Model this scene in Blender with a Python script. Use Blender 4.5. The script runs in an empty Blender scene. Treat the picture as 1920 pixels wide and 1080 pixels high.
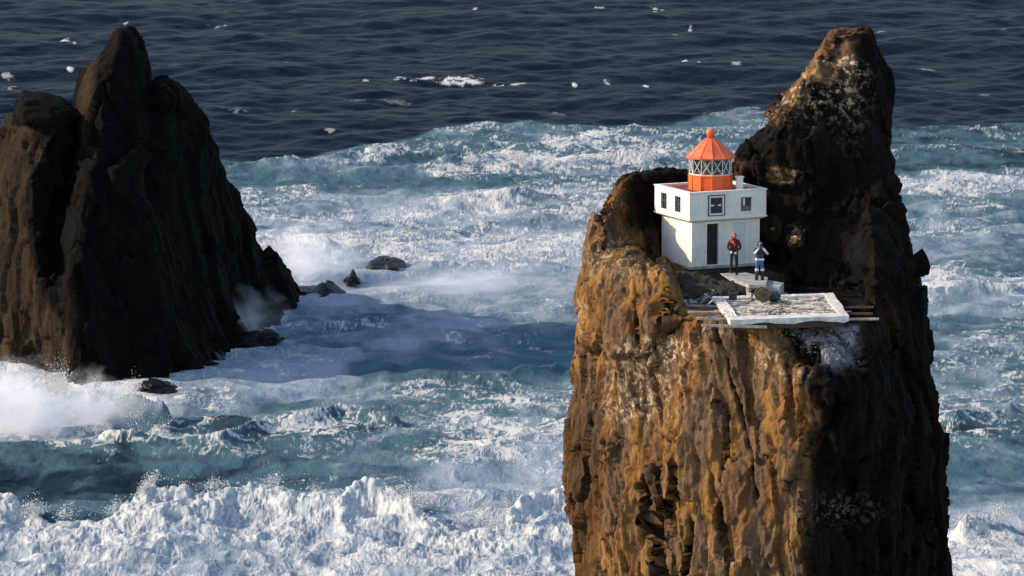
import bpy, bmesh, math, random
import numpy as np
from mathutils import Vector, Matrix

# ------------------------------------------------------------------ camera, sky, sun, exposure
scene = bpy.context.scene
COL = scene.collection
F = 9134.0                      # focal length in pixels of a 1920 px wide picture
PITCH = math.radians(8.2)
CAM = np.array([0.0, 0.0, 63.7])
FWD = np.array([0, math.cos(PITCH), -math.sin(PITCH)])
UP = np.array([0, math.sin(PITCH), math.cos(PITCH)])
cam_data = bpy.data.cameras.new('camera')
cam_data.sensor_width = 36.0
cam_data.lens = 36.0 * F / 1920.0
cam_data.clip_start = 1.0
cam_data.clip_end = 20000.0
cam = bpy.data.objects.new('camera', cam_data)
COL.objects.link(cam)
cam.location = CAM
cam.rotation_euler = (math.pi / 2 - PITCH, 0, 0)
scene.camera = cam

SUN_EL = math.radians(27)
SUN_AZ = math.atan2(-0.998, 0.03)          # direction towards the sun: from the left, a little in front
sdir = Vector((math.sin(SUN_AZ) * math.cos(SUN_EL), math.cos(SUN_AZ) * math.cos(SUN_EL), math.sin(SUN_EL)))
world = bpy.data.worlds.new('World')
scene.world = world
world.use_nodes = True
wn = world.node_tree
wn.nodes.clear()
sky = wn.nodes.new('ShaderNodeTexSky')
sky.sky_type = 'NISHITA'
sky.sun_disc = False
sky.sun_elevation = SUN_EL
sky.sun_rotation = SUN_AZ
bgn = wn.nodes.new('ShaderNodeBackground')
bgn.inputs['Strength'].default_value = 0.15
wo = wn.nodes.new('ShaderNodeOutputWorld')
wn.links.new(sky.outputs[0], bgn.inputs[0])
wn.links.new(bgn.outputs[0], wo.inputs[0])
sd = bpy.data.lights.new('sun', 'SUN')
sd.energy = 2.75
sd.angle = math.radians(0.5)
sd.color = (1.0, 0.86, 0.68)
sun = bpy.data.objects.new('sun', sd)
COL.objects.link(sun)
sun.location = (-200, 100, 200)
sun.rotation_euler = sdir.to_track_quat('Z', 'Y').to_euler()
scene.view_settings.view_transform = 'Standard'
scene.view_settings.look = 'None'
scene.view_settings.gamma = 1.0
scene.view_settings.exposure = 0.8
scene.cycles.volume_bounces = 6

# ------------------------------------------------------------------ helpers
rnd = random.Random(7)

def ray(px, py):
    return FWD + np.array([1.0, 0, 0]) * ((px - 960) / F) + UP * ((540 - py) / F)

def PY(px, py, Y):
    """point on the sight line of a photo pixel at distance Y in front"""
    r = ray(px, py)
    return CAM + r * (Y / r[1])

def PZ(px, py, z):
    """point where the sight line of a photo pixel meets height z"""
    r = ray(px, py)
    return CAM + r * ((z - CAM[2]) / r[2])

def project(x, y, z):
    dx, dy, dz = x - CAM[0], y - CAM[1], z - CAM[2]
    d = dy * FWD[1] + dz * FWD[2]
    u = dy * UP[1] + dz * UP[2]
    return 960 + F * dx / d, 540 - F * u / d

def h3(ix, iy, iz, seed):
    h = (ix.astype(np.int64) * 374761393 + iy.astype(np.int64) * 668265263 + iz.astype(np.int64) * 2147483647 + seed * 974634777) & 0xFFFFFFFF
    h = ((h ^ (h >> 13)) * 1274126177) & 0xFFFFFFFF
    h = (h ^ (h >> 16)) & 0xFFFFFFFF
    h = (h * 2246822519) & 0xFFFFFFFF
    return h ^ (h >> 15)

_g2 = np.array([[math.cos(a), math.sin(a)] for a in np.linspace(0, 2 * math.pi, 16, endpoint=False)])
_rs = np.random.RandomState(3)
_g3 = _rs.normal(size=(64, 3)); _g3 /= np.linalg.norm(_g3, axis=1)[:, None]

def pn2(x, y, seed=0):
    xi, yi = np.floor(x), np.floor(y)
    xf, yf = x - xi, y - yi
    u = xf * xf * xf * (xf * (xf * 6 - 15) + 10)
    v = yf * yf * yf * (yf * (yf * 6 - 15) + 10)
    z0 = np.zeros_like(xi)
    def g(a, b):
        k = (h3(xi + a, yi + b, z0, seed) & 15).astype(np.int64)
        return _g2[k, 0] * (xf - a) + _g2[k, 1] * (yf - b)
    a = g(0, 0) * (1 - u) + g(1, 0) * u
    b = g(0, 1) * (1 - u) + g(1, 1) * u
    return (a * (1 - v) + b * v) * 1.45

def pn3(x, y, z, seed=0):
    xi, yi, zi = np.floor(x), np.floor(y), np.floor(z)
    xf, yf, zf = x - xi, y - yi, z - zi
    s = lambda t: t * t * t * (t * (t * 6 - 15) + 10)
    u, v, w = s(xf), s(yf), s(zf)
    def g(a, b, c):
        k = (h3(xi + a, yi + b, zi + c, seed) & 63).astype(np.int64)
        return _g3[k, 0] * (xf - a) + _g3[k, 1] * (yf - b) + _g3[k, 2] * (zf - c)
    def lx(b, c):
        return g(0, b, c) * (1 - u) + g(1, b, c) * u
    a = lx(0, 0) * (1 - v) + lx(1, 0) * v
    b = lx(0, 1) * (1 - v) + lx(1, 1) * v
    return (a * (1 - w) + b * w) * 1.5

def fb2(x, y, o=4, seed=0, gain=0.5, lac=2.07):
    r = 0; a = 1; t = 0
    for i in range(o):
        r = r + a * pn2(x, y, seed + i * 17); t += a
        x = x * lac + 3.7; y = y * lac - 1.9; a *= gain
    return r / t * 1.5

def fb3(x, y, z, o=4, seed=0, gain=0.5, lac=2.07):
    r = 0; a = 1; t = 0
    for i in range(o):
        r = r + a * pn3(x, y, z, seed + i * 17); t += a
        x = x * lac + 3.7; y = y * lac - 1.9; z = z * lac + 5.1; a *= gain
    return r / t * 1.5

def cell3(x, y, z, seed=0):
    """distance to the second nearest minus nearest random point, and the random value of the nearest cell"""
    xi, yi, zi = np.floor(x), np.floor(y), np.floor(z)
    f1 = np.full(x.shape, 9.0); f2 = np.full(x.shape, 9.0); val = np.zeros(x.shape)
    for a in (-1, 0, 1):
        for b in (-1, 0, 1):
            for c in (-1, 0, 1):
                h = h3(xi + a, yi + b, zi + c, seed)
                px = xi + a + (h & 1023) / 1023.0
                py = yi + b + ((h >> 10) & 1023) / 1023.0
                pz = zi + c + ((h >> 20) & 1023) / 1023.0
                d = np.sqrt((px - x) ** 2 + (py - y) ** 2 + (pz - z) ** 2)
                v = ((h >> 5) & 255) / 255.0
                nn = d < f1
                f2 = np.where(nn, f1, np.minimum(f2, d))
                val = np.where(nn, v, val)
                f1 = np.where(nn, d, f1)
    return f2 - f1, val

def facet3(x, y, z, seed=0):
    """every cell is a randomly tilted plane: broken rock faces; also returns the crack distance"""
    xi, yi, zi = np.floor(x), np.floor(y), np.floor(z)
    f1 = np.full(x.shape, 9.0); f2 = np.full(x.shape, 9.0); val = np.zeros(x.shape)
    for a in (-1, 0, 1):
        for b in (-1, 0, 1):
            for c in (-1, 0, 1):
                h = h3(xi + a, yi + b, zi + c, seed)
                dx = x - (xi + a + (h & 1023) / 1023.0)
                dy = y - (yi + b + ((h >> 10) & 1023) / 1023.0)
                dz = z - (zi + c + ((h >> 20) & 1023) / 1023.0)
                d = np.sqrt(dx * dx + dy * dy + dz * dz)
                k = ((h >> 3) & 63).astype(np.int64)
                v = (_g3[k, 0] * dx + _g3[k, 1] * dy + _g3[k, 2] * dz) * 1.1 + (((h >> 9) & 255) / 255.0 - 0.5) * 0.55
                nn = d < f1
                f2 = np.where(nn, f1, np.minimum(f2, d))
                val = np.where(nn, v, val)
                f1 = np.where(nn, d, f1)
    return f2 - f1, val

def sst(a, b, x):
    t = np.clip((x - a) / (b - a), 0, 1)
    return t * t * (3 - 2 * t)

def tag(o, label=None, cat=None, group=None, kind=None):
    if label: o['label'] = label
    if cat: o['category'] = cat
    if group: o['group'] = group
    if kind: o['kind'] = kind
    return o

def empty(name, loc, rz=0.0, label=None, cat=None, group=None):
    o = bpy.data.objects.new(name, None)
    COL.objects.link(o)
    o.location = loc
    o.rotation_euler = (0, 0, rz)
    o.empty_display_size = 0.3
    return tag(o, label, cat, group)

def link(name, me, mat, parent=None, smooth=False):
    o = bpy.data.objects.new(name, me)
    COL.objects.link(o)
    if mat and not me.materials: me.materials.append(mat)
    if parent: o.parent = parent
    if smooth:
        me.polygons.foreach_set('use_smooth', [True] * len(me.polygons))
    return o

def obj(name, bm, mat, parent=None, smooth=False, bev=0.0):
    if bev > 0:
        bmesh.ops.bevel(bm, geom=list(bm.edges), offset=bev, segments=2, affect='EDGES', profile=0.6)
    me = bpy.data.meshes.new(name)
    bm.to_mesh(me); bm.free()
    return link(name, me, mat, parent, smooth)

def np_mesh(name, V, Fq):
    me = bpy.data.meshes.new(name)
    n = len(V)
    me.vertices.add(n)
    me.vertices.foreach_set('co', np.asarray(V, dtype=np.float32).ravel())
    k = Fq.shape[1]
    me.loops.add(Fq.size)
    me.loops.foreach_set('vertex_index', Fq.astype(np.int32).ravel())
    me.polygons.add(len(Fq))
    me.polygons.foreach_set('loop_start', np.arange(0, Fq.size, k, dtype=np.int32))
    me.update(calc_edges=True)
    return me

def add_box(bm, c, s, rot=None):
    M = Matrix.Translation(Vector(c)) @ (rot if rot is not None else Matrix.Identity(4)) @ Matrix.Diagonal((s[0], s[1], s[2], 1))
    return bmesh.ops.create_cube(bm, size=1.0, matrix=M)['verts']

def box2(bm, lo, hi):
    return add_box(bm, [(a + b) / 2 for a, b in zip(lo, hi)], [abs(b - a) for a, b in zip(lo, hi)])

def add_bar(bm, a, b, r, seg=8, r2=None):
    a, b = Vector(a), Vector(b)
    d = b - a
    q = d.to_track_quat('Z', 'Y').to_matrix().to_4x4()
    M = Matrix.Translation((a + b) / 2) @ q
    bmesh.ops.create_cone(bm, cap_ends=True, segments=seg, radius1=r, radius2=r if r2 is None else r2, depth=d.length, matrix=M)

def add_beam(bm, a, b, w, h):
    a, b = Vector(a), Vector(b)
    d = b - a
    q = d.to_track_quat('X', 'Z').to_matrix().to_4x4()
    bmesh.ops.create_cube(bm, size=1.0, matrix=Matrix.Translation((a + b) / 2) @ q @ Matrix.Diagonal((d.length, w, h, 1)))

def lathe(bm, prof, seg=32, cx=0, cy=0, off=0.0, close=True):
    rings = []
    for r, z in prof:
        rings.append([bm.verts.new((cx + r * math.cos(off + 2 * math.pi * k / seg), cy + r * math.sin(off + 2 * math.pi * k / seg), z)) for k in range(seg)])
    for a, b in zip(rings[:-1], rings[1:]):
        for k in range(seg):
            bm.faces.new((a[k], a[(k + 1) % seg], b[(k + 1) % seg], b[k]))
    if close:
        bm.faces.new(rings[0][::-1]); bm.faces.new(rings[-1])

# ------------------------------------------------------------------ materials
def new_mat(name):
    m = bpy.data.materials.new(name)
    m.use_nodes = True
    nt = m.node_tree
    b = nt.nodes['Principled BSDF']
    return m, nt, b

def N(nt, t, **kw):
    n = nt.nodes.new(t)
    for k, v in kw.items():
        if k in n.inputs: n.inputs[k].default_value = v
        else: setattr(n, k, v)
    return n

def mixc(nt, fac, a, b, blend='MIX'):
    n = nt.nodes.new('ShaderNodeMix'); n.data_type = 'RGBA'; n.blend_type = blend
    for s, v in ((0, fac), (6, a), (7, b)):
        if hasattr(v, 'is_output'): nt.links.new(v, n.inputs[s])
        elif s == 0: n.inputs[0].default_value = v
        else: n.inputs[s].default_value = (*v, 1)
    return n.outputs[2]

def mth(nt, op, a, b=None, clamp=False):
    n = nt.nodes.new('ShaderNodeMath'); n.operation = op; n.use_clamp = clamp
    for s, v in ((0, a), (1, b)):
        if v is None: continue
        if hasattr(v, 'is_output'): nt.links.new(v, n.inputs[s])
        else: n.inputs[s].default_value = v
    return n.outputs[0]

def mrange(nt, v, a, b, c=0.0, d=1.0, smooth=True):
    n = nt.nodes.new('ShaderNodeMapRange')
    if smooth: n.interpolation_type = 'SMOOTHSTEP'
    nt.links.new(v, n.inputs[0])
    for i, x in enumerate((a, b, c, d)): n.inputs[i + 1].default_value = x
    return n.outputs[0]

def noise(nt, vec, scale, detail=4, rough=0.55, dist=0.0):
    n = N(nt, 'ShaderNodeTexNoise', Scale=scale, Detail=detail, Roughness=rough, Distortion=dist)
    if vec is not None: nt.links.new(vec, n.inputs['Vector'])
    return n.outputs['Fac']

def coords(nt, scale=(1, 1, 1), rot=(0, 0, 0), kind='Object'):
    tc = nt.nodes.new('ShaderNodeTexCoord')
    mp = nt.nodes.new('ShaderNodeMapping')
    mp.inputs['Scale'].default_value = scale
    mp.inputs['Rotation'].default_value = rot
    nt.links.new(tc.outputs[kind], mp.inputs[0])
    return mp.outputs[0]

def attr(nt, name):
    n = nt.nodes.new('ShaderNodeAttribute'); n.attribute_name = name
    return n.outputs['Fac']

def bump(nt, bsdf, height, strength=0.5, dist=0.1, prev=None):
    n = nt.nodes.new('ShaderNodeBump')
    n.inputs['Strength'].default_value = strength
    n.inputs['Distance'].default_value = dist
    nt.links.new(height, n.inputs['Height'])
    if prev is not None: nt.links.new(prev, n.inputs['Normal'])
    nt.links.new(n.outputs[0], bsdf.inputs['Normal'])
    return n.outputs[0]

def simple(name, c1, c2, scale=3.0, rough=0.7, metal=0.0, bmp=0.2, bd=0.02, lo=0.35, hi=0.65, spec=None):
    m, nt, b = new_mat(name)
    v = coords(nt)
    n = noise(nt, v, scale, 6, 0.6)
    f = mrange(nt, n, lo, hi)
    nt.links.new(mixc(nt, f, c1, c2), b.inputs['Base Color'])
    b.inputs['Roughness'].default_value = rough
    b.inputs['Metallic'].default_value = metal
    if spec is not None: b.inputs['Specular IOR Level'].default_value = spec
    if bmp: bump(nt, b, noise(nt, v, scale * 4, 5, 0.6), bmp, bd)
    return m

def rock_material(name, dark1, dark2, gold, orange, grey, pale):
    m, nt, b = new_mat(name)
    v = coords(nt)
    vs = coords(nt, (1, 1, 0.17), (0.05, 0.18, 0))
    ochre_w, pal = attr(nt, 'ochre_tone'), attr(nt, 'pale')
    cav = attr(nt, 'crevice')
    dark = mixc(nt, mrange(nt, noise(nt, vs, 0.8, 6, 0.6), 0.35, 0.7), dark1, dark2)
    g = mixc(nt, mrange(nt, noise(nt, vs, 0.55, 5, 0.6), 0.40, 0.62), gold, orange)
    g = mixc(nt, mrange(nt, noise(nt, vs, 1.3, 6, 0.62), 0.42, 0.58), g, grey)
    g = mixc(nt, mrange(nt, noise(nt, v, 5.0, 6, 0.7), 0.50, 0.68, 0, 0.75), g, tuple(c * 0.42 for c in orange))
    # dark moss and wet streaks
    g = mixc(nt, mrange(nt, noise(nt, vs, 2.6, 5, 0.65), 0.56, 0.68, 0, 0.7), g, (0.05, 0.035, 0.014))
    c = mixc(nt, ochre_w, dark, g)
    c = mixc(nt, cav, c, (0.022, 0.014, 0.009))
    pf = mth(nt, 'MULTIPLY', pal, mrange(nt, noise(nt, v, 3.4, 6, 0.7), 0.50, 0.60))
    c = mixc(nt, pf, c, pale)
    gu = mth(nt, 'MULTIPLY', attr(nt, 'guano'), mrange(nt, noise(nt, v, 1.8, 6, 0.7), 0.32, 0.62, 0.2, 1.0))
    c = mixc(nt, gu, c, (0.32, 0.305, 0.315))
    nt.links.new(c, b.inputs['Base Color'])
    b.inputs['Roughness'].default_value = 0.88
    b.inputs['Specular IOR Level'].default_value = 0.06
    vor = N(nt, 'ShaderNodeTexVoronoi', Scale=1.7); vor.feature = 'F1'
    wv = nt.nodes.new('ShaderNodeVectorMath'); wv.operation = 'ADD'
    nz = N(nt, 'ShaderNodeTexNoise', Scale=2.0, Detail=3.0)
    nt.links.new(vs, nz.inputs['Vector'])
    nt.links.new(vs, wv.inputs[0]); nt.links.new(nz.outputs['Color'], wv.inputs[1])
    nt.links.new(wv.outputs[0], vor.inputs['Vector'])
    hsum = mth(nt, 'ADD', mth(nt, 'MULTIPLY', vor.outputs[0], 0.5), mth(nt, 'ADD', mth(nt, 'MULTIPLY', noise(nt, v, 6.0, 6, 0.68), 0.5), mth(nt, 'MULTIPLY', noise(nt, vs, 4.5, 5, 0.65), 0.9)))
    bump(nt, b, hsum, 0.7, 0.20)
    return m

M = {}
M['rock'] = rock_material('ochre_black_basalt', (0.0048, 0.0035, 0.003), (0.011, 0.0085, 0.0065), (0.26, 0.132, 0.038), (0.18, 0.080, 0.029), (0.122, 0.075, 0.046), (0.62, 0.47, 0.30))  # ochre and near-black tones of the main pillar
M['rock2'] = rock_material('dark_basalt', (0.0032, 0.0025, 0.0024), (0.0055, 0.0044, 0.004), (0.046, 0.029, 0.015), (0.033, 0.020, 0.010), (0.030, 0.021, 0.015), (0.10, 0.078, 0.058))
def wall_mat():
    m, nt, b = new_mat('white_painted_concrete')
    v = coords(nt)
    c = mixc(nt, mrange(nt, noise(nt, v, 1.4, 6, 0.6), 0.35, 0.65), (0.80, 0.745, 0.67), (0.70, 0.645, 0.575))
    c = mixc(nt, mrange(nt, noise(nt, coords(nt, (5, 5, 0.5)), 1.6, 5, 0.65), 0.52, 0.74, 0, 0.45), c, (0.48, 0.43, 0.37))
    c = mixc(nt, mrange(nt, noise(nt, coords(nt, (3.2, 3.2, 0.9)), 2.6, 5, 0.7), 0.60, 0.70, 0, 0.65), c, (0.33, 0.22, 0.13))
    nt.links.new(c, b.inputs['Base Color'])
    b.inputs['Roughness'].default_value = 0.75
    bump(nt, b, noise(nt, v, 6, 6, 0.65), 0.4, 0.02)
    return m
M['white'] = wall_mat()
M['white_trim'] = simple('white_trim_paint', (0.82, 0.775, 0.71), (0.70, 0.655, 0.60), 4, 0.6, bmp=0.1)
M['panel'] = simple('pale_grey_paint', (0.62, 0.64, 0.60), (0.54, 0.55, 0.52), 2.0, 0.6, bmp=0.1)
M['roofred'] = simple('dark_red_roofing', (0.17, 0.035, 0.022), (0.10, 0.030, 0.022), 2.0, 0.7)
M['orange'] = simple('orange_enamel', (0.90, 0.145, 0.018), (0.78, 0.105, 0.014), 1.8, 0.45, bmp=0.06)
M['orange_roof'] = simple('pale_orange_metal', (0.88, 0.17, 0.055), (0.74, 0.115, 0.035), 1.6, 0.5, bmp=0.06)  # slightly paler orange than the lantern base
M['darkframe'] = simple('dark_blue_grey_paint', (0.05, 0.065, 0.09), (0.035, 0.04, 0.055), 3, 0.5)
M['void'] = simple('dark_interior', (0.010, 0.007, 0.007), (0.014, 0.010, 0.009), 2, 0.8, bmp=0)
M['glass_dark'] = simple('window_glass', (0.020, 0.026, 0.034), (0.035, 0.042, 0.05), 1.5, 0.08, bmp=0.05, spec=0.6)
M['sill'] = simple('khaki_blind', (0.20, 0.17, 0.12), (0.12, 0.10, 0.08), 3.5, 0.8)
M['lens'] = simple('lens_glass', (0.50, 0.58, 0.53), (0.24, 0.32, 0.30), 9.0, 0.15, bmp=0.3)
M['concrete'] = simple('weathered_concrete', (0.40, 0.39, 0.37), (0.24, 0.235, 0.22), 2.6, 0.85, bmp=0.45, bd=0.03)
M['padwhite'] = simple('worn_white_paint', (0.78, 0.72, 0.65), (0.50, 0.44, 0.38), 2.2, 0.8, bmp=0.35, bd=0.02)
M['beam'] = simple('weathered_timber', (0.50, 0.43, 0.36), (0.26, 0.20, 0.16), 4.0, 0.8)
M['beam_dark'] = simple('rusted_steel', (0.10, 0.055, 0.035), (0.045, 0.028, 0.02), 5.0, 0.8)
M['moss'] = simple('dark_green_moss', (0.009, 0.014, 0.006), (0.022, 0.019, 0.010), 1.8, 0.95, bmp=0.6, bd=0.08)
M['chip_pale'] = simple('pale_guano_stone', (0.50, 0.46, 0.38), (0.26, 0.22, 0.17), 2.0, 0.9)
M['rubber'] = simple('worn_black_rubber', (0.035, 0.026, 0.020), (0.022, 0.018, 0.016), 6, 0.8)
M['drum'] = simple('brown_timber_drum', (0.15, 0.105, 0.065), (0.08, 0.05, 0.03), 6, 0.85)
M['tarp'] = simple('black_tarpaulin', (0.016, 0.014, 0.013), (0.03, 0.027, 0.025), 5, 0.6)
M['red_cloth'] = simple('red_hood_fabric', (0.62, 0.13, 0.10), (0.45, 0.07, 0.06), 12, 0.9, bmp=0.2)
M['maroon'] = simple('maroon_jacket_fabric', (0.085, 0.014, 0.012), (0.04, 0.009, 0.009), 7, 0.9)
M['trousers'] = simple('dark_trouser_fabric', (0.030, 0.013, 0.016), (0.016, 0.009, 0.011), 8, 0.9)
M['navy'] = simple('navy_fabric', (0.035, 0.045, 0.085), (0.022, 0.028, 0.055), 8, 0.9)
M['blue'] = simple('blue_overall_fabric', (0.085, 0.15, 0.36), (0.055, 0.10, 0.27), 8, 0.85)
M['stripe'] = simple('pale_reflective_tape', (0.72, 0.74, 0.78), (0.6, 0.62, 0.66), 8, 0.5)
M['skin'] = simple('skin', (0.50, 0.30, 0.22), (0.44, 0.25, 0.18), 8, 0.6, bmp=0)
M['boot'] = simple('black_boot_rubber', (0.012, 0.011, 0.011), (0.02, 0.018, 0.017), 8, 0.6)
M['glove'] = simple('white_glove_fabric', (0.8, 0.76, 0.7), (0.68, 0.64, 0.58), 8, 0.9)
M['hair'] = simple('brown_hair', (0.05, 0.03, 0.018), (0.03, 0.02, 0.012), 20, 0.7)
M['feather'] = simple('white_feather', (0.82, 0.82, 0.80), (0.6, 0.6, 0.62), 10, 0.8)

def guano_mat():
    m, nt, b = new_mat('guano_streaked_slope')
    v = coords(nt)
    c = mixc(nt, mrange(nt, noise(nt, v, 2.4, 7, 0.7), 0.42, 0.60), (0.04, 0.036, 0.036), (0.19, 0.178, 0.185))
    nt.links.new(c, b.inputs['Base Color'])
    b.inputs['Roughness'].default_value = 0.85
    bump(nt, b, noise(nt, v, 7, 6, 0.7), 0.8, 0.1)
    return m
M['guano'] = guano_mat()

def net_mat():
    m, nt, b = new_mat('netted_deck_surface')
    v = coords(nt)
    n1 = noise(nt, coords(nt, (1, 0.42, 1), (0, 0, 0.5)), 2.6, 5, 0.65, 1.2)
    r = mth(nt, 'ABSOLUTE', mth(nt, 'SUBTRACT', n1, 0.5))
    f = mrange(nt, r, 0.015, 0.07)
    c = mixc(nt, f, (0.74, 0.68, 0.58), (0.17, 0.14, 0.11))
    c = mixc(nt, mrange(nt, noise(nt, v, 1.2, 4, 0.6), 0.5, 0.7), c, (0.34, 0.31, 0.28))
    nt.links.new(c, b.inputs['Base Color'])
    b.inputs['Roughness'].default_value = 0.9
    bump(nt, b, f, 0.5, 0.08)
    return m
M['net'] = net_mat()

def glass_mat():
    m, nt, b = new_mat('lantern_glazing')
    b.inputs['Base Color'].default_value = (0.86, 0.92, 0.90, 1)
    b.inputs['Roughness'].default_value = 0.03
    b.inputs['Transmission Weight'].default_value = 1.0
    b.inputs['IOR'].default_value = 1.12
    return m
M['glass'] = glass_mat()

def sea_mat():
    m, nt, b = new_mat('sea_water')
    foam, aer = attr(nt, 'foam'), attr(nt, 'aeration')
    v = coords(nt)
    det = noise(nt, coords(nt, (1, 0.34, 1)), 1.5, 3, 0.65, 0.6)
    c = mixc(nt, mrange(nt, aer, 0.0, 0.5), (0.0060, 0.0100, 0.0200), (0.064, 0.118, 0.145))
    c = mixc(nt, mrange(nt, aer, 0.45, 1.0), c, (0.275, 0.315, 0.365))
    f2 = mth(nt, 'ADD', foam, mth(nt, 'MULTIPLY', mth(nt, 'SUBTRACT', det, 0.5), 0.5))
    ff = mth(nt, 'MULTIPLY', mrange(nt, f2, 0.02, 0.95), mrange(nt, foam, 0.0, 0.2))
    c = mixc(nt, ff, c, (0.56, 0.54, 0.50))
    nt.links.new(c, b.inputs['Base Color'])
    nt.links.new(mrange(nt, mth(nt, 'MAXIMUM', ff, mth(nt, 'MULTIPLY', aer, 0.6)), 0, 1, 0.36, 0.85, False), b.inputs['Roughness'])
    b.inputs['IOR'].default_value = 1.045
    nt.links.new(mrange(nt, mth(nt, 'MAXIMUM', ff, aer), 0, 1, 0.22, 0.04, False), b.inputs['Specular IOR Level'])
    w1 = noise(nt, coords(nt, (1, 0.55, 1), (0, 0, 0.12)), 0.8, 3, 0.55, 0.4)
    n1 = bump(nt, b, w1, 0.7, 0.35)
    bump(nt, b, mth(nt, 'ADD', ff, mth(nt, 'MULTIPLY', noise(nt, coords(nt, (1, 0.34, 1)), 2.2, 2, 0.6), 0.8)), 0.30, 0.10, prev=n1)
    return m
M['sea'] = sea_mat()

# ------------------------------------------------------------------ sea
def rbf(px, py, pts, sx, sy):
    W = np.zeros_like(px); A = np.zeros_like(px); B = np.zeros_like(px)
    for (cx, cy, f, a) in pts:
        w = np.exp(-(((px - cx) / sx) ** 2 + ((py - cy) / sy) ** 2)) + 1e-12
        W += w; A += w * f; B += w * a
    return A / W, B / W

SURF = [
 (450,270,.1,.3),(600,270,.2,.45),(720,270,.6,.5),(850,262,.4,.6),(1000,262,.35,.6),(1150,265,.5,.5),(1300,262,.4,.5),(1700,262,.15,.35),(1820,268,.35,.4),(1910,268,.3,.4),
 (450,305,.25,.5),(600,300,.4,.5),(700,295,.6,.5),(800,305,.3,.5),(900,305,.9,.7),(1000,300,.85,.7),(1100,300,.85,.7),(1200,290,.75,.7),(1300,290,.6,.7),(1720,300,.2,.4),(1850,308,.08,.3),
 (470,345,.25,.5),(600,345,.25,.5),(750,345,.22,.5),(900,345,.3,.6),(1050,345,.35,.6),(1180,340,.45,.6),(1720,348,.7,.7),(1850,350,.8,.8),
 (480,382,.55,.7),(600,385,.35,.85),(750,390,.3,.9),(900,385,.75,.85),(1050,385,.6,.7),(1150,385,.5,.7),(1750,390,.3,.7),(1880,395,.3,.6),
 (500,425,.45,.85),(650,420,.6,.85),(800,425,.6,.8),(950,425,.55,.85),(1060,425,.55,.8),(1750,430,.5,.7),(1880,430,.45,.7),
 (520,460,.85,.95),(650,460,.8,.95),(800,460,.78,.95),(950,460,.75,.95),(1050,455,.9,.95),(1780,470,.12,.8),(1890,470,.2,.7),
 (600,492,.5,1),(720,505,.3,1),(850,492,.6,1),(950,485,.65,1),(1050,490,.6,1),(1850,505,.3,.6),
 (680,535,.2,1),(850,535,.2,.95),(1000,535,.25,.9),(1780,540,.75,.8),(1880,545,.65,.8),
 (560,575,.35,.95),(700,565,.3,.95),(850,570,.3,.95),(1000,575,.3,.85),(1780,580,.5,.7),(1880,585,.4,.7),
 (560,605,.4,.8),(720,598,.2,.6),(850,605,.3,.85),(1000,600,.3,.7),(1820,620,.1,.45),
 (560,640,.2,.7),(720,635,.2,.85),(900,632,.5,.8),(990,632,.5,.35),(1050,645,.2,.5),(1850,650,.4,.6),
 (400,670,.5,1),(560,670,.4,1),(750,665,.3,.9),(900,668,.2,.65),(1030,670,.15,.55),(1850,690,.5,.6),
 (380,705,.5,1),(550,700,.35,.95),(730,698,.05,.35),(850,700,.08,.35),(1000,700,.1,.4),(1850,730,.3,.6),
 (380,735,.5,.9),(550,735,.35,1),(700,735,.3,.85),(800,738,.5,.5),(900,738,.3,.2),(1030,735,.7,.6),
 (200,770,.6,.8),(350,770,.5,.75),(500,770,.25,.6),(620,770,.3,.75),(750,775,.3,.6),(900,770,.5,.6),(1030,770,.75,.7),(1850,775,.65,.6),
 (40,740,.95,1),(180,745,.9,1),(30,790,.95,1),(150,780,.9,1),(250,790,.75,.8),(100,815,.9,.9),(230,815,.7,.6),(340,805,.5,.35),(420,812,.35,.2),(520,805,.7,.6),(700,805,.6,.5),(850,810,.55,.6),(1000,810,.65,.75),(1850,815,.5,.4),
 (60,850,.12,.3),(250,850,.3,.3),(400,850,.5,.4),(600,850,.35,.5),(750,850,.4,.5),(900,850,.6,.6),(1020,850,.55,.85),(1850,855,.12,.5),
 (100,900,.03,.1),(200,900,.03,.15),(350,880,.2,.3),(500,880,.3,.35),(700,880,.3,.5),(900,890,.4,.9),(1000,890,.3,.95),(1850,900,.1,.6),
 (1850,950,.2,.75),(1850,985,.65,.9),(1850,1030,.95,1),(1850,1080,.95,1),
 (100,960,.2,.4),(500,960,.5,.8),(900,960,.5,.9),
]
def pl(px, P):
    return np.interp(px, [p[0] for p in P], [p[1] for p in P])
EDGE = [(-400,300),(0,300),(430,300),(550,304),(640,286),(760,262),(900,240),(1000,233),(1150,238),(1280,226),(1400,208),(1550,225),(1680,240),(1920,238),(2400,240)]
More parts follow.
